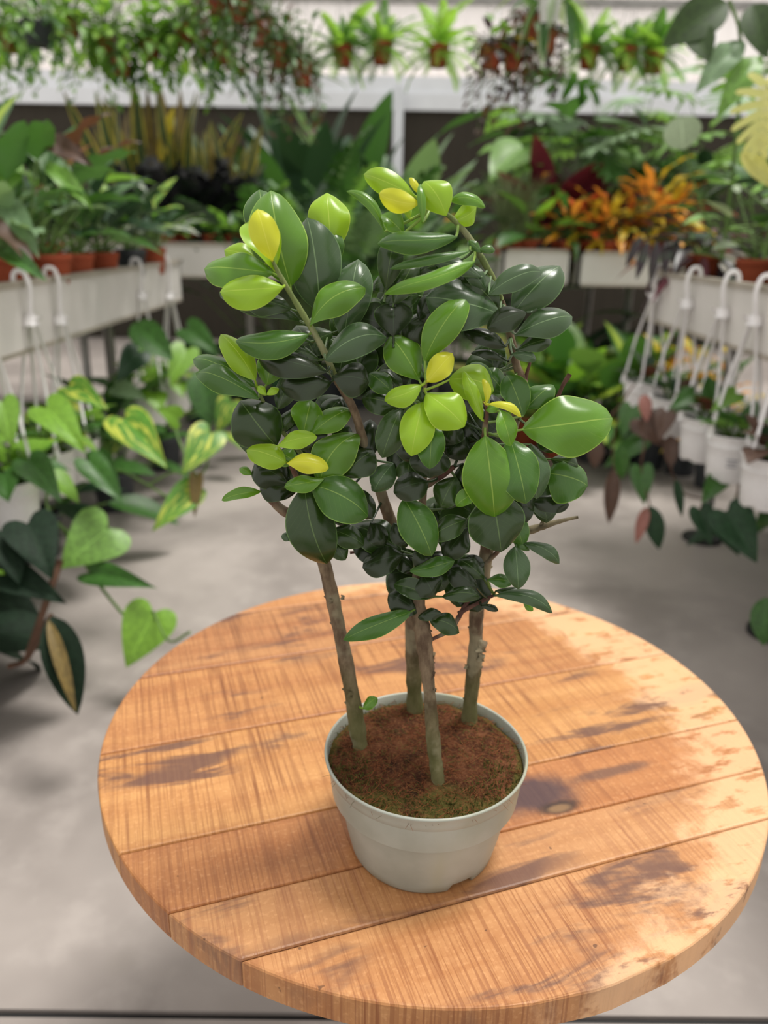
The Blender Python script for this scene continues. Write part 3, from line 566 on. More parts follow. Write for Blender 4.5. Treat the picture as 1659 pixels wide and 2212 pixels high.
#BG
# ------------------------------------------------------------------ leaves, pots and plants behind the table
_lm = {}
def prof_ovate(t): return math.sin(PI*t**.8)**.8
def unit(kind, mat, var=0):
    """leaf of unit length along Y, normal Z"""
    key = (kind, mat.name, var)
    if key in _lm: return _lm[key]
    rn = random.Random(hash(kind) % 1 + var*13+len(kind)); V = []; U = []; Fc = []
    par = {'ovate': (.24, 10, 6, .30), 'oval': (.19, 10, 6, .22), 'lance': (.115, 10, 4, .30), 'strap': (.045, 12, 4, .06), 'sword': (.075, 12, 4, .04), 'heart': (.42, 12, 8, .22),
           'round': (.46, 10, 8, .10), 'croton': (.13, 14, 4, .55), 'paddle': (.17, 12, 6, .16), 'wavy': (.22, 14, 6, .35)}
    if kind == 'heart':
        E_ = smooth_pts([(.015, 0, 0), (.15, -.13, 0), (.33, -.11, 0), (.43, .08, 0), (.38, .34, 0), (.22, .66, 0), (.07, .9, 0), (.0, 1.0, 0)], 2); nr_ = len(E_)-1; nu = 8
        for i, e_ in enumerate(E_):
            s_ = i/nr_; my = s_**1.15
            for j in range(nu+1):
                u = -1+2*j/nu; a = abs(u); x = e_.x*u; y = my+(e_.y-my)*a
                z = -.22*y*y+.08*y+abs(x)*.22-.25*x*x+.02*math.sin(y*6+var*2+u*2)*a
                V.append((x+(.03*y*y if var % 2 else 0), y, z)); U.append((j/nu, s_))
        for i in range(nr_):
            for j in range(nu):
                q = i*(nu+1)+j; Fc.append((q, q+1, q+nu+2, q+nu+1))
    elif kind in par:
        hw, nv, nu, droop = par[kind]
        for i in range(nv+1):
            t = i/nv
            if kind == 'heart': pr = (math.sin(PI*(.22+.78*t)**1.0)/1.0)**.95*(1.0 if t > .15 else .8+.2*t/.15)
            elif kind == 'round': pr = math.sin(PI*t)**.5
            elif kind in ('strap', 'sword'): pr = min(1, (t+.3))*(1-t**4)
            else: pr = prof_ovate(max(t, .0))
            pr = max(pr, .02); curl = 0
            for j in range(nu+1):
                u = -1+2*j/nu; y = t; x = u*hw*pr
                if kind == 'heart': y = t - (.16*abs(u)*(1-t)**3)*1.4
                z = -droop*t*t + droop*.45*t + abs(u)*hw*pr*(.25 if kind != 'round' else .06)
                if kind in ('croton', 'wavy'): z += .035*math.sin(t*14+var+(1.5 if u > 0 else 0))*abs(u)
                if kind == 'strap': x += .03*math.sin(t*5+var*2)*t; z += .02*math.sin(t*4+var)
                if var % 2: x += .04*t*t
                V.append((x, y, z)); U.append((j/nu, t))
        for i in range(nv):
            for j in range(nu):
                q = i*(nu+1)+j; Fc.append((q, q+1, q+nu+2, q+nu+1))
    elif kind in ('fern', 'pinnate', 'palm'):
        n, ll, lw, dr = {'fern': (18, .19, .027, .45), 'pinnate': (8, .26, .055, .2), 'palm': (14, .42, .02, .35)}[kind]
        mid = lambda t: Vector((.03*math.sin(t*3+var), t, dr*.6*t-dr*1.1*t*t))
        for i in range(9):
            p = mid(i/8); V += [tuple(p+Vector((-.006, 0, 0))), tuple(p+Vector((.006, 0, 0)))]; U += [(.45, i/8), (.55, i/8)]
        for i in range(8): Fc.append((2*i, 2*i+1, 2*i+3, 2*i+2))
        for i in range(n):
            t = .1+.9*i/n; p = mid(t); l = ll*(math.sin(PI*(.12+.88*t)**.9)**.6+.05)
            for sg in (-1, 1):
                d = Vector((sg, .35+.35*t, rn.uniform(-.2, .1))).normalized(); s_ = Vector((-d.y*sg, abs(d.x), 0)).normalized()*lw*(1 if kind != 'fern' else 1)
                q0 = len(V); V += [tuple(p-s_*.4), tuple(p+s_*.4), tuple(p+d*l*.55+s_+Vector((0, 0, .01))), tuple(p+d*l+Vector((0, 0, -.03))), tuple(p+d*l*.55-s_)]
                U += [(.5, .1), (.5, .1), (.9, .5), (.5, 1), (.1, .5)]; Fc.append((q0, q0+1, q0+2, q0+4)); Fc.append((q0+2, q0+3, q0+4))
    elif kind == 'monstera':
        n = 7
        for i in range(9):
            t = i/8; V += [(-.03, t*.95, -.12*t*t), (.03, t*.95, -.12*t*t)]; U += [(.47, t), (.53, t)]
        for i in range(8): Fc.append((2*i, 2*i+1, 2*i+3, 2*i+2))
        for i in range(n):
            for sg in (-1, 1):
                t = .02+.13*i; a = [-.75, -.3, .05, .35, .6, .85, 1.15][i]; d = Vector((math.cos(a)*sg, math.sin(a), -.12))
                l = [.36, .46, .50, .48, .42, .34, .26][i]; s_ = Vector((-d.y*sg, d.x*sg, 0)); s_ = s_.normalized()*(.068)
                p = Vector((.02*sg, t, -.12*t*t)); q0 = len(V)
                V += [tuple(p-s_*1.05), tuple(p+s_*1.05), tuple(p+d*l*.5+s_*.95), tuple(p+d*l*.92+s_*.7-Vector((0, 0, .04))), tuple(p+d*l+Vector((0, 0, -.07))), tuple(p+d*l*.9-s_*.6-Vector((0, 0, .04))), tuple(p+d*l*.5-s_*.9)]
                U += [(.4, .3), (.6, .3), (.8, .5), (.9, .6), (.95, .7), (.1, .6), (.2, .5)]
                Fc += [(q0, q0+1, q0+2, q0+6), (q0+6, q0+2, q0+3, q0+5), (q0+3, q0+4, q0+5)]
    me = bpy.data.meshes.new(kind); me.from_pydata(V, [], Fc); uv = me.uv_layers.new(name='UVMap'); buf = []
    for p in me.polygons:
        for vi in p.vertices: buf.extend(U[vi])
    uv.data.foreach_set('uv', buf); me.polygons.foreach_set('use_smooth', [True]*len(me.polygons)); me.materials.append(mat); me.update()
    _lm[key] = me; return me
def place(root, name, me, base, d, nrm, ln, wf=1.0):
    Y = d.normalized(); N = nrm-Y*nrm.dot(Y)
    if N.length < 1e-3: N = Vector((0, -1, 0))-Y*(-Y.y)
    N.normalize(); X = Y.cross(N)
    m = Matrix((X*ln*wf, Y*ln, N*ln)).transposed().to_4x4(); m.translation = base-root.location
    return put(name, me, root, mw=m)
LN = {'fern': 'frond', 'pinnate': 'leafy_stem', 'palm': 'frond'}
# background leaf materials
B = {
 'green': leafmat('bg_green', '3f6a2c', None, None, .4, .25, var=.3), 'dgreen': leafmat('bg_dark_green', '27452a', None, None, .42, .12, var=.3, spec=.3),
 'lgreen': leafmat('bg_light_green', '79a64a', None, None, .4, .3, var=.3), 'pale': leafmat('bg_pale_green', '7c9a72', None, None, .45, .25, var=.2),
 'fern': leafmat('bg_fern_green', 'a2cc5a', None, None, .5, .4, var=.3, bump=0), 'dfern': leafmat('bg_deep_fern', '5c8c3a', None, None, .5, .3, var=.3, bump=0),
 'snake': leafmat('bg_yellow_margin', '4a5a34', '5a6a40', None, .4, .1, 'edge', 'b8a848', var=.3, bump=0), 'black': leafmat('bg_black_leaf', '1c1c20', '2c2c30', None, .3, .0, var=.3, bump=0),
 'vari': leafmat('bg_variegated', '5f9434', None, None, .4, .25, 'blotch', 'c8d058', var=.2), 'vein': leafmat('bg_light_veined', '5a8038', 'b8c870', None, .4, .25, 'feather', '86a850', var=.2),
 'centre': leafmat('bg_pale_centre', '3c6a2c', 'b0c050', None, .4, .25, 'centre', 'a2b840', var=.2), 'silver': leafmat('bg_silver', '6a7a6c', 'c0c0b0', None, .45, .15, 'blotch', 'c8c8b0', var=.2),
 'orange': leafmat('bg_orange', 'f09a28', 'f4c850', 'e49a48', .45, .3, 'blotch', 'e4b430', var=.2, bump=0), 'red': leafmat('bg_red', 'd8502a', 'e88030', 'b04a30', .45, .25, 'blotch', 'e88a28', var=.2, bump=0),
 'yellow': leafmat('bg_yellow', 'd8b830', 'e0c850', 'd0b840', .45, .3, 'blotch', '8a9a30', var=.2, bump=0), 'wine': leafmat('bg_wine', '6a2636', 'a04a60', '7a3040', .4, .2, var=.3, bump=0),
 'purple': leafmat('bg_purple', '2c1a26', '6a3048', '4a2038', .4, .08, 'blotch', '3c4a38', var=.3, bump=0), 'brown': leafmat('bg_brown', '5a4236', '7a5a44', '7a4c3c', .5, .15, var=.3, bump=0),
 'tan': leafmat('bg_tan', '7a6634', '9a8a50', '8a7440', .55, .15, var=.3, bump=0), 'cream': leafmat('bg_cream', 'e0dc8a', 'e8e8a8', 'd8d888', .4, .35, var=.1, bump=0),
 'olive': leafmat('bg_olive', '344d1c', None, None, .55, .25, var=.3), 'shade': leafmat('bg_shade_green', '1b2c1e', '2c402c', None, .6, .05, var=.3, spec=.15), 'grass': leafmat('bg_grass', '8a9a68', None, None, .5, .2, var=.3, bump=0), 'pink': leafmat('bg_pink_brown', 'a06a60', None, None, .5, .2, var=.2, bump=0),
 'ash': leafmat('bg_ash_green', '9aab8a', None, None, .45, .25, var=.15), 'bright': leafmat('bg_bright_green', '7fae3c', None, None, .35, .35, var=.2),
}
_pots = {}
def pot_data(mat, kind='round'):
    key = (mat.name, kind)
    if key in _pots: return _pots[key]
    P = [(0, .01), (.66, .01), (.70, 0), (.74, .02), (.90, .78), (.91, .80), (.98, .80), (1.0, 1.0), (.96, 1.0), (.93, .98), (.90, .75)]
    if kind == 'ribbed': P = [(0, .03), (.70, .03), (.74, 0), (.80, .03), (.90, .45), (.905, .47), (.93, .72), (.96, .73), (.96, .77), (.94, .78), (1.0, .96), (1.03, .97), (1.03, 1.0), (.98, 1.0), (.95, .97), (.90, .75)]
    m = MB().lathe(P, 28)
    if kind == 'ribbed':
        for k in range(28):
            if k % 7 in (2, 3): m.v[2*28+k].z += .06; m.v[3*28+k].z += .06
    me = bpy.data.meshes.new('pot'); me.from_pydata([tuple(v) for v in m.v], [], m.f); me.polygons.foreach_set('use_smooth', [True]*len(me.polygons)); me.materials.append(mat)
    s_ = MB().lathe([(.905, .86), (.6, .89), (.001, .91)], 20); ms_ = bpy.data.meshes.new('soil'); ms_.from_pydata([tuple(v) for v in s_.v], [], s_.f); ms_.materials.append(M_soilbg)
    _pots[key] = (me, ms_); return _pots[key]
def add_pot(root, base, r, h, mat, kind='round'):
    a, b = pot_data(mat, kind); m = Matrix.Diagonal((r, r, h, 1)); m.translation = base-root.location
    put('pot', a, root, mw=m); put('soil', b, root, mw=m.copy())
def bush(root, base, specs, seed, stemmat=M_stemg, lean=Vector((0, 0, 0))):
    rn = random.Random(seed); sm = MB()
    for sp in specs:
        kind, mk_, n, l0, l1, e0, e1, p0, p1 = sp[:9]; op = sp[9] if len(sp) > 9 else {}
        mats = mk_.split('+'); sh = op.get('stem', 0); az0 = rn.uniform(0, 6.28)
        for i in range(n):
            f = (i+.5)/n; az = az0+i*2.39996; el = math.radians(e1+(e0-e1)*f+rn.uniform(-6, 6)); pl = rn.uniform(p0, p1)
            o0 = base+Vector((rn.uniform(-.02, .02), rn.uniform(-.02, .02), 0))+Vector((0, 0, sh*(1-f)))+lean*(1-f)
            hd = Vector((math.cos(az), math.sin(az), 0)); d0 = hd*math.cos(el)+Vector((0, 0, 1))*math.sin(el)
            tip = o0+d0*pl; el2 = el-math.radians(op.get('drop', 25)); d1 = hd*math.cos(el2)+Vector((0, 0, 1))*math.sin(el2)
            nr = Vector((0, 0, 1))*math.cos(el2)-hd*math.sin(el2)
            if kind in ('sword', 'strap') and el2 > 1.0: nr = Vector((rn.uniform(-1, 1), -1, 0))
            nr = nr+Vector((rn.uniform(-.3, .3), rn.uniform(-.3, .3), rn.uniform(0, .2)))
            place(root, LN.get(kind, 'leaf'), unit(kind, B[mats[i % len(mats)]], i % 3), tip, d1, nr, rn.uniform(l0, l1), op.get('wf', 1))
            if pl > .02: sm.tube([o0, o0+d0*pl*.5+Vector((0, 0, -.01*pl)), tip], op.get('pr', .0028), 5, False)
        if sh: sm.tube([base-Vector((0, 0, .02)), base+Vector((0, 0, sh*.5))+lean*.4, base+Vector((0, 0, sh))+lean], [.007, .006, .004], 7)
    if sm.v: sm.build('stems', stemmat, root)
def xleaf(root, bx, by, tx, ty, db, dtp, kind, mat, wpx=None, k=.35):
    """one leaf given where it starts and ends, at its own distance"""
    P, Q = at(bx, by, db), at(tx, ty, dtp); L = Q-P; v = (EYE-(P+Q)/2).normalized()
    W0 = {'heart': .84, 'ovate': .48, 'oval': .38, 'lance': .23, 'wavy': .44, 'round': .92, 'monstera': .95, 'paddle': .34, 'sword': .15, 'croton': .26}[kind]
    wf = 1 if wpx is None else (wpx*depth(P)/F)/(W0*L.length)
    return place(root, 'leaf', unit(kind, B[mat], int(bx+by) % 3), P, L, v+Vector((0, 0, k)), L.length, wf)
def vine(root, pts, r=.003, mat=M_stemg, name='vine'):
    m = MB().tube(smooth_pts([at(*p) for p in pts], 4), r, 6); return m.build(name, mat, root)
def plant(name, label, cat, group, base, pr, ph, pmat, specs, seed, stemmat=M_stemg, kind='round', lean=Vector((0, 0, 0))):
    e = empty(name, base, label, cat, group); add_pot(e, base, pr, ph, pmat, kind)
    bush(e, base+Vector((0, 0, ph*.88)), specs, seed, stemmat, lean); return e
def bx_(px, d, z, py=560):      # point at column px, distance d, height z
    p = at(px, py, d); return Vector((p.x, d, z))
zl, zr, zb = ZL-.045, ZR-.045, ZB-.045
G1, G2, G3, G4 = 'plants on the near bench opposite the round-leaved ones', 'plants on the far bench', 'crotons and companions on the far bench', 'plants on the bench with three white hooks'
T1, T2 = M_terra, M_terra2
# bench with broad-leaved plants: front row in clay pots
rows = [
 (12, 2.10, .062, .10, T1, 'dull green broad-leaved plant in the first clay pot along the bench rim', [('wavy', 'green+pale', 16, .14, .20, 32, 80, .10, .22)]),
 (100, 2.30, .072, .10, T1, 'plant with brown-backed wavy leaves in the widest clay pot on the bench rim', [('wavy', 'green+green+brown', 20, .15, .22, 30, 80, .12, .28)]),
 (165, 2.56, .056, .095, T2, 'dark glossy plant in the clean clay pot next to the widest one', [('ovate', 'dgreen+green', 22, .12, .19, 25, 80, .09, .22)]),
 (222, 2.74, .054, .095, T1, 'dark green low plant in a clay pot just before the charcoal pot', [('ovate', 'dgreen', 22, .12, .19, 25, 80, .09, .2)]),
 (283, 3.02, .058, .10, M_dgpot, 'cream-splashed plant in the charcoal grey pot on the bench rim', [('ovate', 'dgreen+silver+vari', 20, .11, .16, 25, 80, .07, .18)]),
 (332, 3.28, .052, .10, T1, 'silvery-leaved plant in the last clay pot at the bench corner', [('oval', 'silver+dgreen+vari', 20, .12, .18, 28, 80, .08, .2)]),
]
for i, (px, d, r, h, m, lab, sp) in enumerate(rows): plant('potted_plant', lab, 'plant', G1, bx_(px, d, zl), r, h, m, sp, 20+i)
rows = [
 (-1.36, 2.05, 'tall plant with drooping brown-backed leaves near the frame edge, behind the first clay pot', [('wavy', 'pale+green+brown', 18, .18, .26, 15, 80, .2, .42, {'stem': .16})]),
 (-1.34, 2.55, 'tall plant with upright yellow-centred lance leaves above the bench', [('lance', 'centre+green+centre', 12, .36, .48, 50, 84, .04, .12, {'drop': 8, 'wf': 1.35}), ('ovate', 'dgreen', 8, .14, .2, 5, 35, .05, .12)]),
 (-1.32, 2.98, 'leafy green plant with arching pale-edged leaves behind the charcoal pot', [('ovate', 'lgreen+dgreen', 22, .16, .24, 20, 80, .15, .38)]),
 (-1.38, 3.35, 'cream and pink mottled plant at the back corner of the near bench', [('oval', 'silver+vari+pink', 20, .14, .2, 20, 78, .12, .32)]),
 (-1.75, 2.35, 'tallest pale-leaved plant, its blades cut by the frame edge', [('paddle', 'green+pale+centre', 16, .34, .48, 35, 84, .3, .55, {'stem': .15, 'drop': 12})]),
 (-1.78, 2.85, 'plant with yellow-spotted whitish leaves, second row behind the lance-leaved one', [('ovate', 'vari+cream+lgreen', 24, .16, .22, 20, 80, .25, .55)]),
 (-1.82, 3.35, 'bushy mid-green plant deep on the near bench below the hanging pots', [('ovate', 'green+lgreen', 26, .15, .22, 15, 80, .2, .55)]),
 (-2.1, 2.6, 'big paddle-leaved plant in the back row beside the frame edge', [('paddle', 'dgreen+lgreen', 14, .36, .5, 40, 84, .35, .6, {'drop': 12})]),
]
for i, (x, d, lab, sp) in enumerate(rows): plant('potted_plant', lab, 'plant', G1, Vector((x, d, zl)), .065, .11, T1 if i % 2 else T2, sp, 40+i)
e = plant('potted_plant', 'plant with one long brown-backed leaf curving over its neighbours', 'plant', G1, Vector((-1.12, 2.08, zl)), .055, .10, T1, [('ovate', 'green+pale', 8, .12, .17, 10, 60, .05, .12)], 61)
for q in [(85,300,185,335,2.2,2.1,'wavy','brown',46), (100,360,185,420,2.15,2.0,'wavy','lgreen',40), (5,430,70,520,2.1,1.9,'ovate','pale',52), (0,545,80,580,1.95,1.8,'ovate','green',42), (30,340,0,420,2.2,2.1,'ovate','lgreen',60), (60,280,95,350,2.3,2.2,'wavy','pale',50)]: xleaf(e, *q)
vine(e, [(60, 540, 2.08), (70, 420, 2.12), (85, 300, 2.2)], .004); vine(e, [(60, 540, 2.08), (40, 440, 2.1), (5, 430, 2.1)], .003)
# far bench with black-leaved plants
low = ['first', 'second', 'third', 'fourth', 'fifth', 'sixth']
for i, px in enumerate([372, 412, 462, 508, 556, 600]):
    plant('potted_plant', 'low green rosette in a clay pot, %s from the corner along the far bench' % low[i], 'plant', 'low green rosettes on the far bench rim', bx_(px, 4.17, zb), .055, .085, T1 if i % 2 else T2,
          [('lance', 'green+lgreen+dgreen', 18, .12, .17, 10, 80, .01, .05, {'wf': 1.5})], 70+i)
for i, (px, lab) in enumerate([(330, 'black-leaved glossy plant closest to the near-bench corner'), (395, 'black-leaved plant, second in the dark clump'), (455, 'widest black-leaved plant in the middle of the dark clump'), (520, 'black-leaved plant at the end of the dark clump beside green fern-like stems')]):
    plant('black_leaved_plant', lab, 'plant', 'black-leaved plants on the far bench', bx_(px, 4.5, zb), .07, .12, M_dgpot, [('pinnate', 'black', 16, .26, .36, 40, 85, .02, .06, {'drop': 5}), ('ovate', 'black', 12, .08, .11, 10, 60, .1, .25)], 80+i)
for i, (px, lab) in enumerate([(285, 'yellow-margined sword-leaved plant partly behind the tall lance leaves'), (335, 'tall yellow-margined sword-leaved plant with a bright orange-yellow blade'), (395, 'yellow-margined sword-leaved plant below the trailing hanging pots'), (455, 'short yellow-margined sword-leaved plant in the far row'), (515, 'yellow-margined sword-leaved plant nearest to the tall banana-like leaves')]):
    e = plant('sword_leaved_plant', lab, 'plant', 'yellow-margined sword-leaved plants', bx_(px, 4.95, zb), .075, .13, T1, [('sword', 'snake+snake+tan', 13, .5 if i < 3 else .4, .78 if i < 3 else .6, 66, 86, .0, .02, {'drop': 2, 'wf': .8})], 90+i)
    if i == 1: xleaf(e, 345, 350, 374, 228, 4.85, 4.85, 'lance', 'yellow', 26)
for i, (px, d) in enumerate([(300, 4.75), (430, 4.8), (560, 4.7)]):
    plant('potted_plant', ['leafy light green plant between sword-leaved plants and black clump', 'feathery green plant showing above the black clump', 'green fern-like plant beside the black clump, next to the banana-like leaves'][i], 'plant', G2, bx_(px, d, zb), .07, .11, T2, [('pinnate', 'lgreen+green', 14, .26, .36, 25, 82, .02, .1)], 100+i)
# tall plants on the floor of the far aisle
big = [
 (655, 5.7, .0, 'tallest banana-like plant in the far aisle with a blue-green upright blade', [('paddle', 'dgreen+dgreen+green', 16, .6, .8, 55, 86, .6, 1.25, {'drop': 6, 'pr': .008})]),
 (765, 6.1, .0, 'broad grey-green banana-like plant before the dark wall band', [('paddle', 'dgreen+pale+green', 18, .55, .75, 50, 84, .6, 1.2, {'drop': 14, 'pr': .008, 'wf': 1.2})]),
 (850, 5.9, .0, 'grey-green banana-like plant beside the white post', [('paddle', 'pale+dgreen', 16, .5, .68, 55, 84, .6, 1.05, {'drop': 12, 'pr': .008, 'wf': 1.2})]),
 (915, 5.4, .0, 'bushy plant with pale-centred oval leaves next to the dark wall band', [('oval', 'green+lgreen+dgreen', 34, .26, .38, 20, 82, .5, 1.2, {'wf': 1.3})]),
 (990, 5.2, .0, 'low dark leafy plant in front of the empty dark wall band', [('oval', 'dgreen+green', 20, .22, .32, 10, 75, .4, .85)]),
 (700, 4.9, .0, 'feathery light green plant below the tallest banana-like leaves', [('pinnate', 'lgreen+green', 28, .34, .5, 35, 84, .5, 1.05)]),
 (770, 4.9, .0, 'feathery pale-tipped green plant below the broad banana-like leaves', [('pinnate', 'green+pale', 28, .34, .5, 35, 84, .5, 1.05)]),
 (620, 4.6, .0, 'dark fern-like plant at the end of the far bench with black-leaved plants', [('pinnate', 'dgreen+green', 28, .3, .46, 35, 84, .5, 1.1)]),
 (860, 4.8, .0, 'dark green plant in the aisle centre behind the shrub top', [('oval', 'dgreen+green', 34, .2, .3, 15, 82, .4, 1.1)]),
 (1010, 4.5, .0, 'green plant with light oval leaves beside the short bench section', [('oval', 'green+lgreen', 20, .2, .28, 10, 80, .4, .85)]),
]
for i, (px, d, z, lab, sp) in enumerate(big): plant('floor_plant', lab, 'plant', 'tall plants standing on the floor of the far aisle', bx_(px, d, 0), .14, .26, M_dgpot, sp, 120+i)
# far bench with crotons
for i, px in enumerate([1085, 1120]):
    e = empty('reed_plant', bx_(px, 4.2, zb), ['thin grassy plant on the short bench section, near the shrub top shoot', 'thin grassy plant on the short bench section beside the black gap'][i], 'plant', 'thin grassy plants'); add_pot(e, e.location.copy(), .05, .08, T1)
    m = MB(); rn = random.Random(i+5)
    for k in range(70):
        a = rn.uniform(0, 6.3); o0 = e.location+Vector((0, 0, .07)); h_ = rn.uniform(.18, .34); s_ = rn.uniform(.03, .16)
        m.tube([o0, o0+Vector((math.cos(a)*s_*.4, math.sin(a)*s_*.4, h_*.6)), o0+Vector((math.cos(a)*s_, math.sin(a)*s_, h_))], [.003, .0025, .001], 3, False)
    o = m.build('blades', B['grass'], e); o['kind'] = 'stuff'
rows = [
 (1150, 4.16, T1, 'light green broad-leaved plant in a clay pot at the start of the croton row', [('oval', 'bright+green+vein', 12, .2, .27, 10, 70, .06, .16, {'wf': 1.3})]),
 (1192, 4.2, T1, 'dark-leaved small plant between the broad-leaved plant and the first croton', [('ovate', 'dgreen+purple', 14, .1, .15, 5, 70, .03, .1)]),
 (1225, 4.15, T2, 'orange and red croton in a clay pot, first of the croton row', [('croton', 'orange+red+orange+green', 26, .12, .18, 5, 85, .02, .12, {'stem': .07})]),
 (1268, 4.18, T1, 'brightest orange-red croton with a hanging orange leaf', [('croton', 'red+orange+yellow', 26, .12, .18, -5, 85, .02, .12, {'stem': .06})]),
 (1312, 4.15, T2, 'yellow-leaved croton in the middle of the croton row', [('croton', 'yellow+orange+yellow+red', 28, .12, .18, 0, 85, .02, .12, {'stem': .09})]),
 (1352, 4.2, T1, 'orange croton with drooping leaves beside the dark purple plant', [('croton', 'orange+yellow+wine', 26, .12, .18, -10, 85, .02, .12, {'stem': .07})]),
 (1395, 4.15, T1, 'tall golden croton rising above the dark purple plant', [('croton', 'orange+yellow+orange', 28, .14, .22, 10, 85, .02, .14, {'stem': .15})]),
 (1440, 4.2, T2, 'yellow-orange croton at the far end of the croton row', [('croton', 'yellow+orange+red', 28, .14, .22, 5, 85, .02, .14, {'stem': .12})]),
 (1170, 4.55, T1, 'deep red broad-leaved plant behind the first croton', [('lance', 'wine', 14, .36, .48, 45, 84, .06, .16, {'wf': 1.5})]),
 (1245, 4.6, T1, 'wine red plant with upright blades, second behind the crotons', [('lance', 'wine+wine+pink', 14, .34, .46, 45, 84, .06, .16, {'wf': 1.4})]),
 (1310, 4.6, T2, 'pink-tinged dark plant behind the yellow croton', [('lance', 'wine+dgreen+pink', 12, .26, .38, 30, 84, .03, .12, {'wf': 1.4})]),
 (1110, 4.6, T1, 'drooping orange-flowered green plant by the dark wall band', [('lance', 'green+lgreen', 14, .2, .3, 10, 82, .1, .3), ('croton', 'orange+yellow', 5, .08, .12, -20, 60, .25, .4)]),
 (1180, 4.95, T2, 'big arrow-leaved green plant with a pale midrib above the red plants', [('heart', 'lgreen+green', 14, .28, .38, 40, 82, .45, .85, {'drop': 75})]),
 (1260, 4.9, T2, 'cut-leaved light green plant beside the arrow-leaved one', [('monstera', 'lgreen+green', 14, .26, .34, 40, 82, .4, .75, {'drop': 75})]),
 (1330, 5.0, T1, 'tall plant with deeply cut cream-tipped leaves reaching over the crotons', [('monstera', 'pale+green+lgreen', 18, .3, .42, 30, 82, .5, .95, {'drop': 55})]),
 (1410, 4.95, T1, 'leafy bright green plant behind the golden croton', [('ovate', 'bright+green', 30, .14, .2, 20, 82, .3, .75)]),
 (1480, 4.8, T2, 'dark bushy plant behind the last croton', [('ovate', 'dgreen+green', 24, .15, .22, 10, 80, .15, .5)]),
 (1560, 4.6, T2, 'tall plant with large pale cut leaves behind the hooked bench', [('monstera', 'pale+lgreen', 18, .28, .38, 25, 84, .5, 1.05, {'drop': 50})]),
]
for i, (px, d, m, lab, sp) in enumerate(rows): plant('croton' if 'croton' in lab.split(' behind')[0].split(' beside')[0] and 'between' not in lab and 'leaves reaching' not in lab and 'start of' not in lab else 'potted_plant', lab, 'plant', G3, bx_(px, d, zb), .052, .085, m, sp, 150+i)
# hooked bench
e = plant('purple_plant', 'dark purple plant with long narrow leaves drooping over the bench corner', 'plant', G4, Vector((1.06, 2.68, zr)), .06, .10, T1, [('lance', 'purple+purple+wine', 34, .15, .24, -40, 70, .04, .12, {'drop': 45, 'wf': .9})], 201)
for q in [(1400,520,1375,600,2.62,2.58,'lance','purple',22), (1420,520,1405,612,2.6,2.56,'lance','purple',22), (1440,520,1440,590,2.6,2.56,'lance','purple',24), (1460,515,1465,600,2.6,2.56,'lance','purple',22), (1385,510,1352,575,2.62,2.6,'lance','purple',20)]: xleaf(e, *q)
rows = [
 (1.12, 2.42, T1, 'clay-potted plant with upright round-tipped leaves beside the dark purple plant', [('oval', 'green+ash', 14, .1, .14, 10, 75, .1, .26, {'wf': 1.3})]),
 (1.14, 2.18, T1, 'clay-potted plant with thick pale green stems and round leaves behind the second hook', [('round', 'ash+lgreen+green', 18, .07, .10, 0, 80, .08, .3, {'stem': .16})]),
 (1.14, 1.95, T1, 'clay-potted plant with round grey-green leaves by the frame edge', [('round', 'ash+pale', 16, .07, .1, 0, 80, .08, .26, {'stem': .14})]),
 (1.45, 2.35, T2, 'tall umbrella-like plant with narrow whitish-green leaves', [('lance', 'ash+pale+green', 40, .12, .17, -5, 70, .12, .3, {'stem': .34, 'wf': 1.3})]),
 (1.48, 2.05, T2, 'umbrella-like narrow-leaved plant at the frame edge', [('lance', 'ash+lgreen+ash', 40, .12, .17, -5, 70, .12, .3, {'stem': .3, 'wf': 1.3})]),
 (1.35, 2.68, T1, 'leafy green plant between the golden croton and the umbrella-like plants', [('ovate', 'green+dgreen+lgreen', 26, .12, .18, 5, 80, .1, .34)]),
 (1.75, 2.6, T2, 'tall plant with a round grey leaf facing the viewer', [('round', 'ash', 5, .15, .18, 20, 60, .3, .45), ('ovate', 'green+lgreen', 22, .14, .2, 20, 80, .2, .6)]),
 (2.0, 2.3, T1, 'very tall plant with large dark leaves hanging in from above', [('ovate', 'dgreen+green', 18, .24, .32, 10, 75, .35, .6, {'stem': .4})]),
 (2.1, 2.65, T1, 'tall bushy plant with mid-green toothed leaves in the upper corner', [('wavy', 'lgreen+green+pale', 34, .16, .24, 0, 80, .2, .5, {'stem': .6})]),
]
for i, (x, d, m, lab, sp) in enumerate(rows): plant('potted_plant', lab, 'plant', G4, Vector((x, d, zr)), .06, .095, m, sp, 210+i, M_stemg)
e = plant('yellow_monstera', 'plant with a big pale yellow deeply cut leaf at the frame edge', 'plant', G4, Vector((1.55, 2.2, zr)), .06, .10, T1, [('monstera', 'green+lgreen', 5, .2, .26, 20, 60, .2, .35)], 230)
xleaf(e, 1655, 180, 1640, 330, 2.15, 2.1, 'monstera', 'cream', 125); xleaf(e, 1600, 330, 1680, 400, 2.2, 2.15, 'ovate', 'cream', 40)
vine(e, [(1650, 560, 2.2), (1690, 350, 2.2), (1655, 185, 2.15)], .004)
e = plant('potted_plant', 'plant with a large dark drooping leaf at the top corner of the frame', 'plant', G4, Vector((1.62, 2.5, zr)), .06, .10, T1, [('ovate', 'green+dgreen', 8, .16, .24, 20, 70, .3, .6)], 231)
for q in [(1570,5,1440,85,2.4,2.35,'ovate','olive',90), (1500,60,1530,120,2.4,2.3,'ovate','olive',60), (1600,90,1520,180,2.4,2.3,'wavy','pale',60), (1640,120,1560,230,2.4,2.3,'wavy','lgreen',60), (1625,10,1655,110,2.4,2.3,'ovate','olive',70), (1470,250,1480,320,2.4,2.35,'round','ash',78), (1540,640,1590,560,1.95,2.0,'oval','lgreen',40)][:6]: xleaf(e, *q)
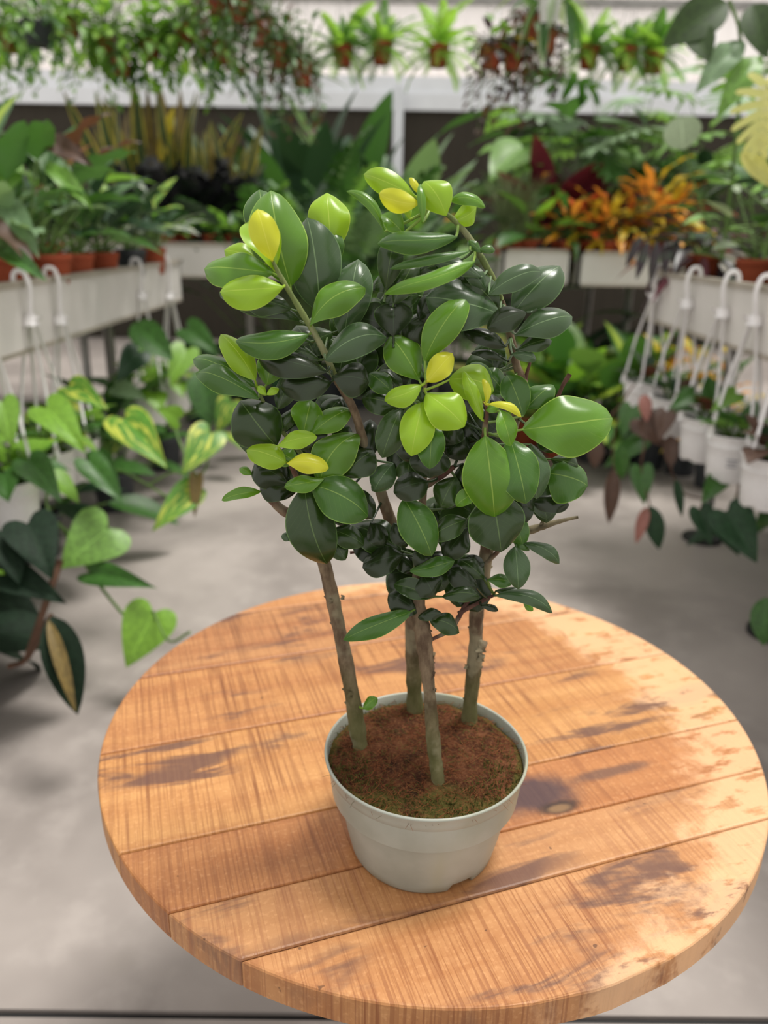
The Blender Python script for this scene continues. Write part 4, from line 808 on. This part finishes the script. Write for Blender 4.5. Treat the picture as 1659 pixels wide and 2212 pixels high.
vine(e, [(1560, 560, 2.45), (1590, 300, 2.42), (1600, 90, 2.4), (1575, 0, 2.4)], .005); vine(e, [(1560, 560, 2.45), (1500, 400, 2.42), (1470, 250, 2.4)], .003)
# hanging pots on the far pipe and nearer strings
def hanging(label, px, py, d, r, h, mat, specs, seed, group, zp=2.43, name='hanging_basket', trail=None, kind='round'):
    c = at(px, py, d); e = empty(name, c, label, 'hanging plant', group); add_pot(e, c-Vector((0, 0, h*.5)), r, h, mat, kind)
    top = c+Vector((0, 0, h*.45)); m = MB()
    for k in range(3):
        a = k*2.094+.4; m.tube([top+Vector((math.cos(a)*r*.95, math.sin(a)*r*.95, 0)), Vector((c.x, c.y, min(zp-.05, top.z+.4)))], .0015, 4)
    m.tube([Vector((c.x, c.y, min(zp-.05, top.z+.4))), Vector((c.x, c.y, zp))], .0018, 4); m.build('hanger_wire', M_steel, e)
    bush(e, top-Vector((0, 0, .01)), specs, seed)
    if trail:
        mk_, n, L, ls = trail; rn = random.Random(seed+9); m = MB()
        mats = mk_.split('+')
        for i in range(n):
            a = i*2.4+rn.uniform(-.3, .3); hd = Vector((math.cos(a), math.sin(a), 0)); l = rn.uniform(.4, 1)*L
            P = smooth_pts([top, top+hd*r*1.2+Vector((0, 0, .03)), top+hd*r*1.7-Vector((0, 0, l*.45)), top+hd*r*1.8-Vector((0, 0, l))], 4); m.tube(P, .0018, 4, False)
            for q in P[2:]:
                b = rn.uniform(0, 6.3); dd = Vector((math.cos(b), math.sin(b), rn.uniform(-.9, -.1)))
                place(e, 'leaf', unit('ovate', B[mats[rn.randrange(len(mats))]], rn.randrange(3)), q, dd, Vector((0, -.4, 1)), rn.uniform(.7, 1.2)*ls)
        m.build('trailing_stems', M_stemg, e)
    return e
fs = lambda m, n=24, a=.2, b=.3: [('fern', m, n, a, b, -30, 84, .0, .03, {'drop': 14})]
GF = 'ferns hanging in a row before the bright wall'
for i, (px, py, lab, m) in enumerate([(740, 122, 'hanging fern with dark centre, next to the long trailing clay pots', 'fern+dfern'), (825, 116, 'hanging fern between the dark-centred fern and the brightest lone fern', 'fern+dfern'), (947, 122, 'brightest lime-green fern hanging by itself', 'fern'),
        (1272, 125, 'hanging fern just past the white hanging pot and brown trailing plants', 'fern+dfern'), (1352, 128, 'dense darker fern, the fullest one near the large corner leaves', 'dfern+fern'), (1412, 135, 'small hanging fern partly behind the large corner leaves', 'dfern+fern')]):
    hanging(lab, px, py, 4.5, .055, .10, T1, fs(m, 40, .13, .25), 300+i, GF, name='hanging_fern')
GT = 'trailing plants hanging over the near bench'
for i, (px, py, d, lab, mm) in enumerate([(20, 90, 4.5, 'lush trailing plant at the frame edge beside the tilted charcoal pot', 'lgreen+bright'), (235, 108, 4.5, 'trailing light green plant in a clay pot above the tall lance leaves', 'lgreen+fern'), (150, 60, 4.5, 'trailing green plant between the charcoal pot and the clay pots', 'bright+fern+lgreen'),
        (325, 110, 4.5, 'trailing bright green plant in the clay pot above the sword-leaved plants', 'bright+lgreen'), (400, 80, 4.5, 'trailing green plant with long strands beside the pale vertical strap', 'bright+lgreen+fern'), (475, 115, 4.5, 'trailing plant in the small low clay pot before the stacked clay pots', 'bright+green')]):
    hanging(lab, px, py, d, .055, .10, T1, [('ovate', mm, 85, .07, .10, -35, 85, .05, .26)], 320+i, GT, trail=(mm, 10, .30, .065))
hanging('tilted charcoal hanging pot with trailing green plant in the upper corner', 85, 75, 3.9, .08, .09, M_dgpot, [('ovate', 'green+lgreen', 36, .07, .1, -20, 80, .06, .2)], 330, GT, trail=('green+lgreen', 8, .3, .06))
hanging('small clay pot hanging lower, below the first light green trailer', 262, 145, 4.4, .045, .08, T1, [('ovate', 'green+lgreen', 20, .05, .08, -20, 70, .03, .1)], 331, GT, trail=('green', 4, .2, .05))
GS = 'grey-green trailers in clay pots hung one above another'
for i, (px, py, lab) in enumerate([(470, 3, 'topmost clay pot of the grey-green trailers, cut by the frame'), (518, 27, 'second clay pot of the staggered grey-green trailers'), (565, 76, 'largest clay pot in the staggered cluster of grey-green trailers'), (604, 122, 'small clay pot below the largest one in the staggered cluster'), (652, 160, 'lowest clay pot of the staggered cluster, beside the first fern')]):
    hanging(lab, px, py, 3.9, .052, .10, T1, [('ovate', 'pale+green+brown', 60, .035, .06, -35, 80, .03, .2)], 340+i, GS, trail=('pale+green+brown', 13, .36, .045), zp=2.6)
GB = 'brown-leaved trailers beside the white hanging pot'
for i, (px, py, lab) in enumerate([(1062, 125, 'withered purple-brown trailer hanging next to the lone bright fern'), (1108, 128, 'light green plant with a yellow leaf in a clay pot above brown strands'), (1150, 62, 'high clay pot with brown strands beside the white hanging pot'), (1180, 95, 'clay pot hung just under the white hanging pot')]):
    hanging(lab, px, py, 4.2, .052, .10, T1, [('ovate', ['purple+lgreen', 'lgreen+yellow', 'pale+brown', 'green+brown'][i], 20, .06, .1, -20, 70, .03, .14)], 350+i, GB, trail=('purple+brown+brown', 9, .36, .06), zp=2.6)
hanging('white hanging pot high above the brown trailers', 1188, 18, 3.6, .05, .11, M_white, [('lance', 'ash+green', 14, .14, .22, -40, 50, .03, .1, {'drop': 45})], 356, 'white pots hung high', zp=2.6)
pipe(-4.9, 4.9, 3.9, 2.62, 'steel pipe carrying the staggered clay pots above the frame')

# white hanging pots hooked on the bench rims
def hooked(label, px, py, X, zrim, side, specs, seed, group, rodl=.335, r=.066, h=.125, mark=False, n=4, matpot=M_white):
    nd = onx(px, py, X); e = empty('hooked_hanging_pot', Vector((nd.x, nd.y, nd.z-rodl-h)), label, 'hanging plant', group)
    m = MB(); s = side     # s=+1: bench lies toward +x
    zt = zrim+.022; x0 = X
    path = [Vector((x0+s*.030, nd.y, zt-.028)), Vector((x0+s*.027, nd.y, zt-.008)), Vector((x0+s*.016, nd.y, zt+.002)), Vector((x0-s*.0, nd.y, zt-.004)), Vector((x0-s*.008, nd.y, zt-.03)), Vector((x0-s*.006, nd.y, zt-.06)), nd+Vector((-s*.001, 0, .02)), nd]
    m.tube(smooth_pts(path, 4), [.0065]*29, 8); hk = m.build('hook', M_hook, e)
    m = MB().tube([nd+Vector((0, 0, .02)), nd+Vector((0, 0, .005)), nd-Vector((0, 0, .012))], [.007, .017, .019], 10); m.tube([nd, nd+Vector((-s*.026, -.004, .006)), nd+Vector((-s*.030, -.004, .014))], [.006, .005, .003], 6); m.build('knuckle', M_hook, hk)
    pc = Vector((nd.x, nd.y, nd.z-rodl-h)); zt2 = nd.z-rodl
    for k in range(n):
        a = 2*PI*k/n+.5+seed*.2; q = Vector((pc.x+math.cos(a)*r*1.0, pc.y+math.sin(a)*r*1.0, zt2))
        p0 = nd+Vector((math.cos(a)*.012, math.sin(a)*.012, -.01)); rod = MB().tube([p0, p0.lerp(q, .5)+Vector((math.cos(a)*.006, math.sin(a)*.006, 0)), q], .0042, 7).build('rod', M_hook, e)
        MB().tube([q+Vector((0, 0, .022)), q+Vector((0, 0, .008)), q-Vector((0, 0, .012))], [.006, .009, .010], 8).build('clip', M_hook, rod)
    add_pot(e, pc, r, h, matpot, 'ribbed')
    if mark:
        for k, wd in enumerate((.030, .024, .028)):
            a0 = -PI/2-.35; vs = []; N_ = 8; rr = r*.915+.0012+k*-.0008; zz = pc.z+h*(.52-.07*k)
            for q in range(N_+1):
                a = a0+(q/N_-.5)*wd/r; vs += [(pc.x+math.cos(a)*rr, pc.y+math.sin(a)*rr, zz), (pc.x+math.cos(a)*(rr+.0006), pc.y+math.sin(a)*(rr+.0006), zz+.0035)]
            mk('printed_mark', vs, [(2*q, 2*q+2, 2*q+3, 2*q+1) for q in range(N_)], plain('grey_print', '9a9aa2', .5), e, origin=e.location)
    bush(e, Vector((pc.x, pc.y, zt2-.01)), specs, seed); return e
GP = 'pothos in white pots hooked on the bench rim'
po = [('heart', 'bright+vari+green', 13, .08, .115, 15, 75, .04, .11, {'drop': 40})]
e = hooked('pothos basket with large heart leaves, its white pot halfway hidden behind leaves', 66, 692, -.885, ZL, -1, po, 1, GP)
for q in [(235,1140,134,1226,1.72,1.62,'heart','lgreen',128), (332,1322,274,1443,1.60,1.52,'heart','bright',112), (196,1238,327,1262,1.66,1.58,'heart','green',58), (100,880,178,962,1.72,1.6,'heart','bright',84), (190,995,262,1078,1.75,1.68,'heart','green',62), (62,995,130,1074,1.7,1.62,'heart','green',72)]: xleaf(e, *q)
vine(e, [(120, 985, 1.9), (100, 1085, 1.78), (135, 1140, 1.74), (175, 1155, 1.72), (235, 1140, 1.72)], .004); vine(e, [(135, 1140, 1.74), (185, 1220, 1.68), (235, 1290, 1.63), (285, 1340, 1.6), (332, 1322, 1.6)], .004); vine(e, [(332, 1322, 1.6), (365, 1385, 1.5), (410, 1365, 1.46)], .003)
e = hooked('pothos basket with yellow-marbled leaves trailing out over the aisle', 130, 690, -.885, ZL, -1, po, 2, GP)
for q in [(455,935,398,1020,1.95,1.85,'heart','vari',78), (418,1058,329,1142,1.9,1.8,'heart','vari',66), (424,1030,420,1117,1.9,1.85,'heart','tan',30), (385,905,343,882,2.0,1.95,'heart','bright',52), (268,905,352,996,2.0,1.85,'heart','vari',92), (150,835,225,872,2.0,1.9,'heart','vari',62), (210,985,262,1075,1.95,1.85,'heart','green',50)]: xleaf(e, *q)
vine(e, [(190, 1030, 2.2), (250, 1015, 2.05), (320, 1048, 1.95), (378, 1080, 1.9), (418, 1058, 1.9)], .003); vine(e, [(320, 1048, 1.95), (375, 1020, 1.93), (440, 1020, 1.92), (455, 935, 1.95)], .003); vine(e, [(378, 905, 2.05), (386, 950, 2.0), (424, 1030, 1.9)], .003)
e = hooked('pothos basket on the third hook, broad plain green leaves and white pot in shade', 306, 638, -.885, ZL, -1, po, 3, GP, rodl=.36)
for q in [(285,700,370,762,2.6,2.5,'ovate','green',68), (402,755,368,826,2.6,2.5,'heart','bright',62), (250,835,313,858,2.55,2.5,'heart','pale',45), (300,760,255,820,2.6,2.5,'heart','dgreen',60)]: xleaf(e, *q)
e = hooked('pothos basket on the last hook at the bench corner', 366, 638, -.885, ZL, -1, po, 4, GP, rodl=.36)
for q in [(405,710,472,762,3.0,2.9,'heart','green',60), (430,800,455,912,2.8,2.7,'ovate','green',72), (500,868,468,934,2.7,2.65,'heart','vari',56)]: xleaf(e, *q)
e = hooked('pothos basket at the frame edge with its plain white pot low down', -30, 720, -.885, ZL, -1, [('heart', 'bright+green', 16, .08, .11, 10, 75, .03, .12, {'drop': 50})], 5, GP, rodl=.34)
for q in [(4,868,26,962,1.6,1.55,'heart','bright',64), (-20,1250,30,1272,1.5,1.45,'heart','bright',52)]: xleaf(e, *q)
GH = 'trailing philodendrons in white pots hooked on the facing bench'
ph_ = [('heart', 'green+brown+dgreen', 8, .06, .085, 25, 80, .03, .08, {'drop': 30})]
data = [(1415, 640, 'farthest white hooked pot, half hidden, next to the drooping purple plant'), (1484, 656, 'second white hooked pot behind brown and green trailing leaves'), (1561, 676, 'third white hooked pot, narrow between its two larger neighbours'), (1630, 692, 'white hooked pot with faint grey print on its side'), (1722, 716, 'nearest white hooked pot, partly cut by the frame edge')]
RT = []
for i, (px, py, lab) in enumerate(data): RT.append(hooked(lab, px, py, .912, ZR, 1, ph_ if i != 3 else [('heart', 'green+lgreen', 10, .05, .07, 30, 80, .02, .07, {'drop': 25})], 11+i, GH, rodl=.282, mark=(i == 3)))
for k, q in [(0,(1385,950,1308,1006,2.3,2.25,'heart','green',48)), (0,(1290,948,1284,1012,2.3,2.28,'ovate','brown',34)), (1,(1385,905,1432,962,2.25,2.2,'heart','brown',62)), (1,(1448,940,1450,1008,2.2,2.15,'ovate','brown',34)), (0,(1326,1012,1318,1132,2.25,2.2,'ovate','brown',34)),
          (1,(1385,1012,1392,1090,2.2,2.15,'heart','green',50)), (1,(1404,1092,1426,1188,2.15,2.1,'ovate','dgreen',42)), (1,(1398,1095,1374,1172,2.15,2.1,'ovate','pink',26)), (0,(1365,880,1345,945,2.3,2.25,'heart','green',48)), (1,(1390,852,1400,908,2.25,2.2,'ovate','pink',28)),
          (3,(1578,1008,1524,1072,1.95,1.85,'ovate','green',50)), (3,(1512,1100,1537,1178,1.9,1.85,'heart','dgreen',50)), (4,(1570,1105,1636,1212,1.85,1.75,'heart','dgreen',92)), (4,(1655,1290,1650,1395,1.6,1.55,'ovate','green',60)), (2,(1460,1035,1474,1116,2.1,2.05,'ovate','dgreen',20)), (4,(1560,1120,1600,1200,1.85,1.8,'heart','dgreen',60)), (2,(1440,890,1425,950,2.2,2.15,'heart','brown',44)), (3,(1590,850,1540,885,1.95,1.9,'heart','lgreen',44)), (2,(1500,850,1450,880,2.1,2.05,'heart','green',44)), (1,(1340,960,1345,1040,2.2,2.2,'ovate','green',34))]: xleaf(RT[k], *q)
for k, v_ in [(0,[(1370,830,2.42),(1345,870,2.35),(1325,950,2.3),(1326,1015,2.25)]), (0,[(1345,870,2.35),(1310,910,2.32),(1290,950,2.3)]), (1,[(1430,880,2.3),(1385,900,2.25),(1392,960,2.22),(1385,1012,2.2),(1404,1092,2.15)]), (1,[(1420,900,2.25),(1440,980,2.2),(1470,1060,2.18),(1530,1080,2.15)]),
              (4,[(1600,1010,1.9),(1590,1080,1.86),(1570,1108,1.85)]), (3,[(1545,1010,1.95),(1530,1060,1.93),(1512,1102,1.9)])]: vine(RT[k], v_, .0028, M_stemb)
# plants on the floor beneath the benches
def floorp(px, d, lab, sp, seed, grp, r=.09, h=.16, m=M_dgpot, x=None):
    b = bx_(px, d, 0, 800) if x is None else Vector((x, d, 0)); return plant('floor_plant', lab, 'plant', grp, b, r, h, m, sp, seed)
GU = 'plants in the shade beneath the benches'
floorp(0, 1.75, 'dark veined philodendron on the floor below the pothos baskets', [('heart', 'shade', 12, .16, .22, 0, 70, .08, .26, {'drop': 40})], 400, GU, x=-1.2)
e = floorp(0, 1.45, 'floor plant with a long dark leaf curling beside its withered tan edge', [('heart', 'shade', 8, .16, .2, 0, 60, .06, .2, {'drop': 40})], 401, GU, x=-.98)
for q in [(10,1240,136,1294,1.45,1.4,'heart','shade',76), (112,1330,168,1540,1.35,1.25,'ovate','shade',84), (104,1338,163,1532,1.33,1.23,'lance','tan',30), (60,1130,110,1240,1.5,1.4,'heart','shade',110), (10,1150,40,1250,1.5,1.4,'heart','shade',90)]: xleaf(e, *q)
vine(e, [(20, 1440, 1.45), (60, 1420, 1.42), (110, 1330, 1.35)], .006, M_stemb); vine(e, [(60, 1420, 1.42), (100, 1300, 1.45), (130, 1210, 1.5)], .008, M_stemb)
for i, (x, d, lab) in enumerate([(-1.15, 2.4, 'broad green floor plant under the near bench below the third hook'), (-1.05, 2.9, 'green floor plant near the end leg of the near bench'), (-1.5, 2.7, 'dark floor plant deep under the near bench'), (-1.0, 3.45, 'yellow-speckled floor plant at the corner where the benches meet'), (-1.5, 2.0, 'dark floor plant behind the pothos baskets')]):
    floorp(0, d, lab, [('ovate', ['green+dgreen', 'green', 'dgreen', 'vari+green', 'dgreen'][i], 20, .16, .24, 5, 80, .1, .32)], 410+i, GU, x=x)
for i, (px, d, lab, mm) in enumerate([(1150, 4.0, 'pale yellow-leaved floor plant under the short bench section', 'vari+cream'), (1225, 3.75, 'floor plant with large yellow-green centres just under the black gap', 'centre+bright'), (1300, 3.7, 'floor plant with striped light green leaves below the croton bench', 'vein+green'),
        (1370, 3.7, 'floor plant with a large bright veined leaf beside the first white rods', 'centre+green'), (1250, 4.3, 'dark floor plant deep under the croton bench', 'dgreen'), (1340, 4.3, 'second dark floor plant deep under the croton bench', 'dgreen+green'), (1180, 4.4, 'dark floor plant behind the pale yellow-leaved one', 'dgreen')]):
    floorp(px, d, lab, [('oval', mm, 18, .26, .38, 15, 80, .14, .36, {'wf': 1.25})], 420+i, GU, m=M_dgpot if i > 1 else T1)
for i, (px, d, lab) in enumerate([(1500, 3.5, 'yellow-orange croton on the floor behind the white rods'), (1575, 3.3, 'second floor croton behind the pot with the grey print'), (1430, 3.6, 'small orange-leaved floor croton under the hooked bench')]):
    floorp(px, d, lab, [('croton', 'yellow+orange+green', 30, .1, .16, 0, 85, .05, .2, {'stem': .22})], 440+i, GU, h=.22)
for i, (x, d, lab) in enumerate([(1.55, 2.35, 'leafy floor plant under the hooked bench behind the printed pot'), (1.75, 1.8, 'dark floor plant behind the bench leg at the frame edge'), (1.6, 2.6, 'dark bushy floor plant deep under the hooked bench')]):
    floorp(0, d, lab, [('ovate', 'dgreen+green', 24, .14, .2, 5, 80, .1, .34)], 450+i, GU, x=x)
for i, (px, d) in enumerate([(420, 4.4), (500, 4.4), (580, 4.5)]):
    floorp(px, d, ['dark floor plant below the first low rosettes', 'dark floor plant below the middle rosettes', 'dark floor plant below the last rosettes'][i], [('ovate', 'dgreen', 18, .16, .24, 5, 80, .08, .25)], 460+i, GU)
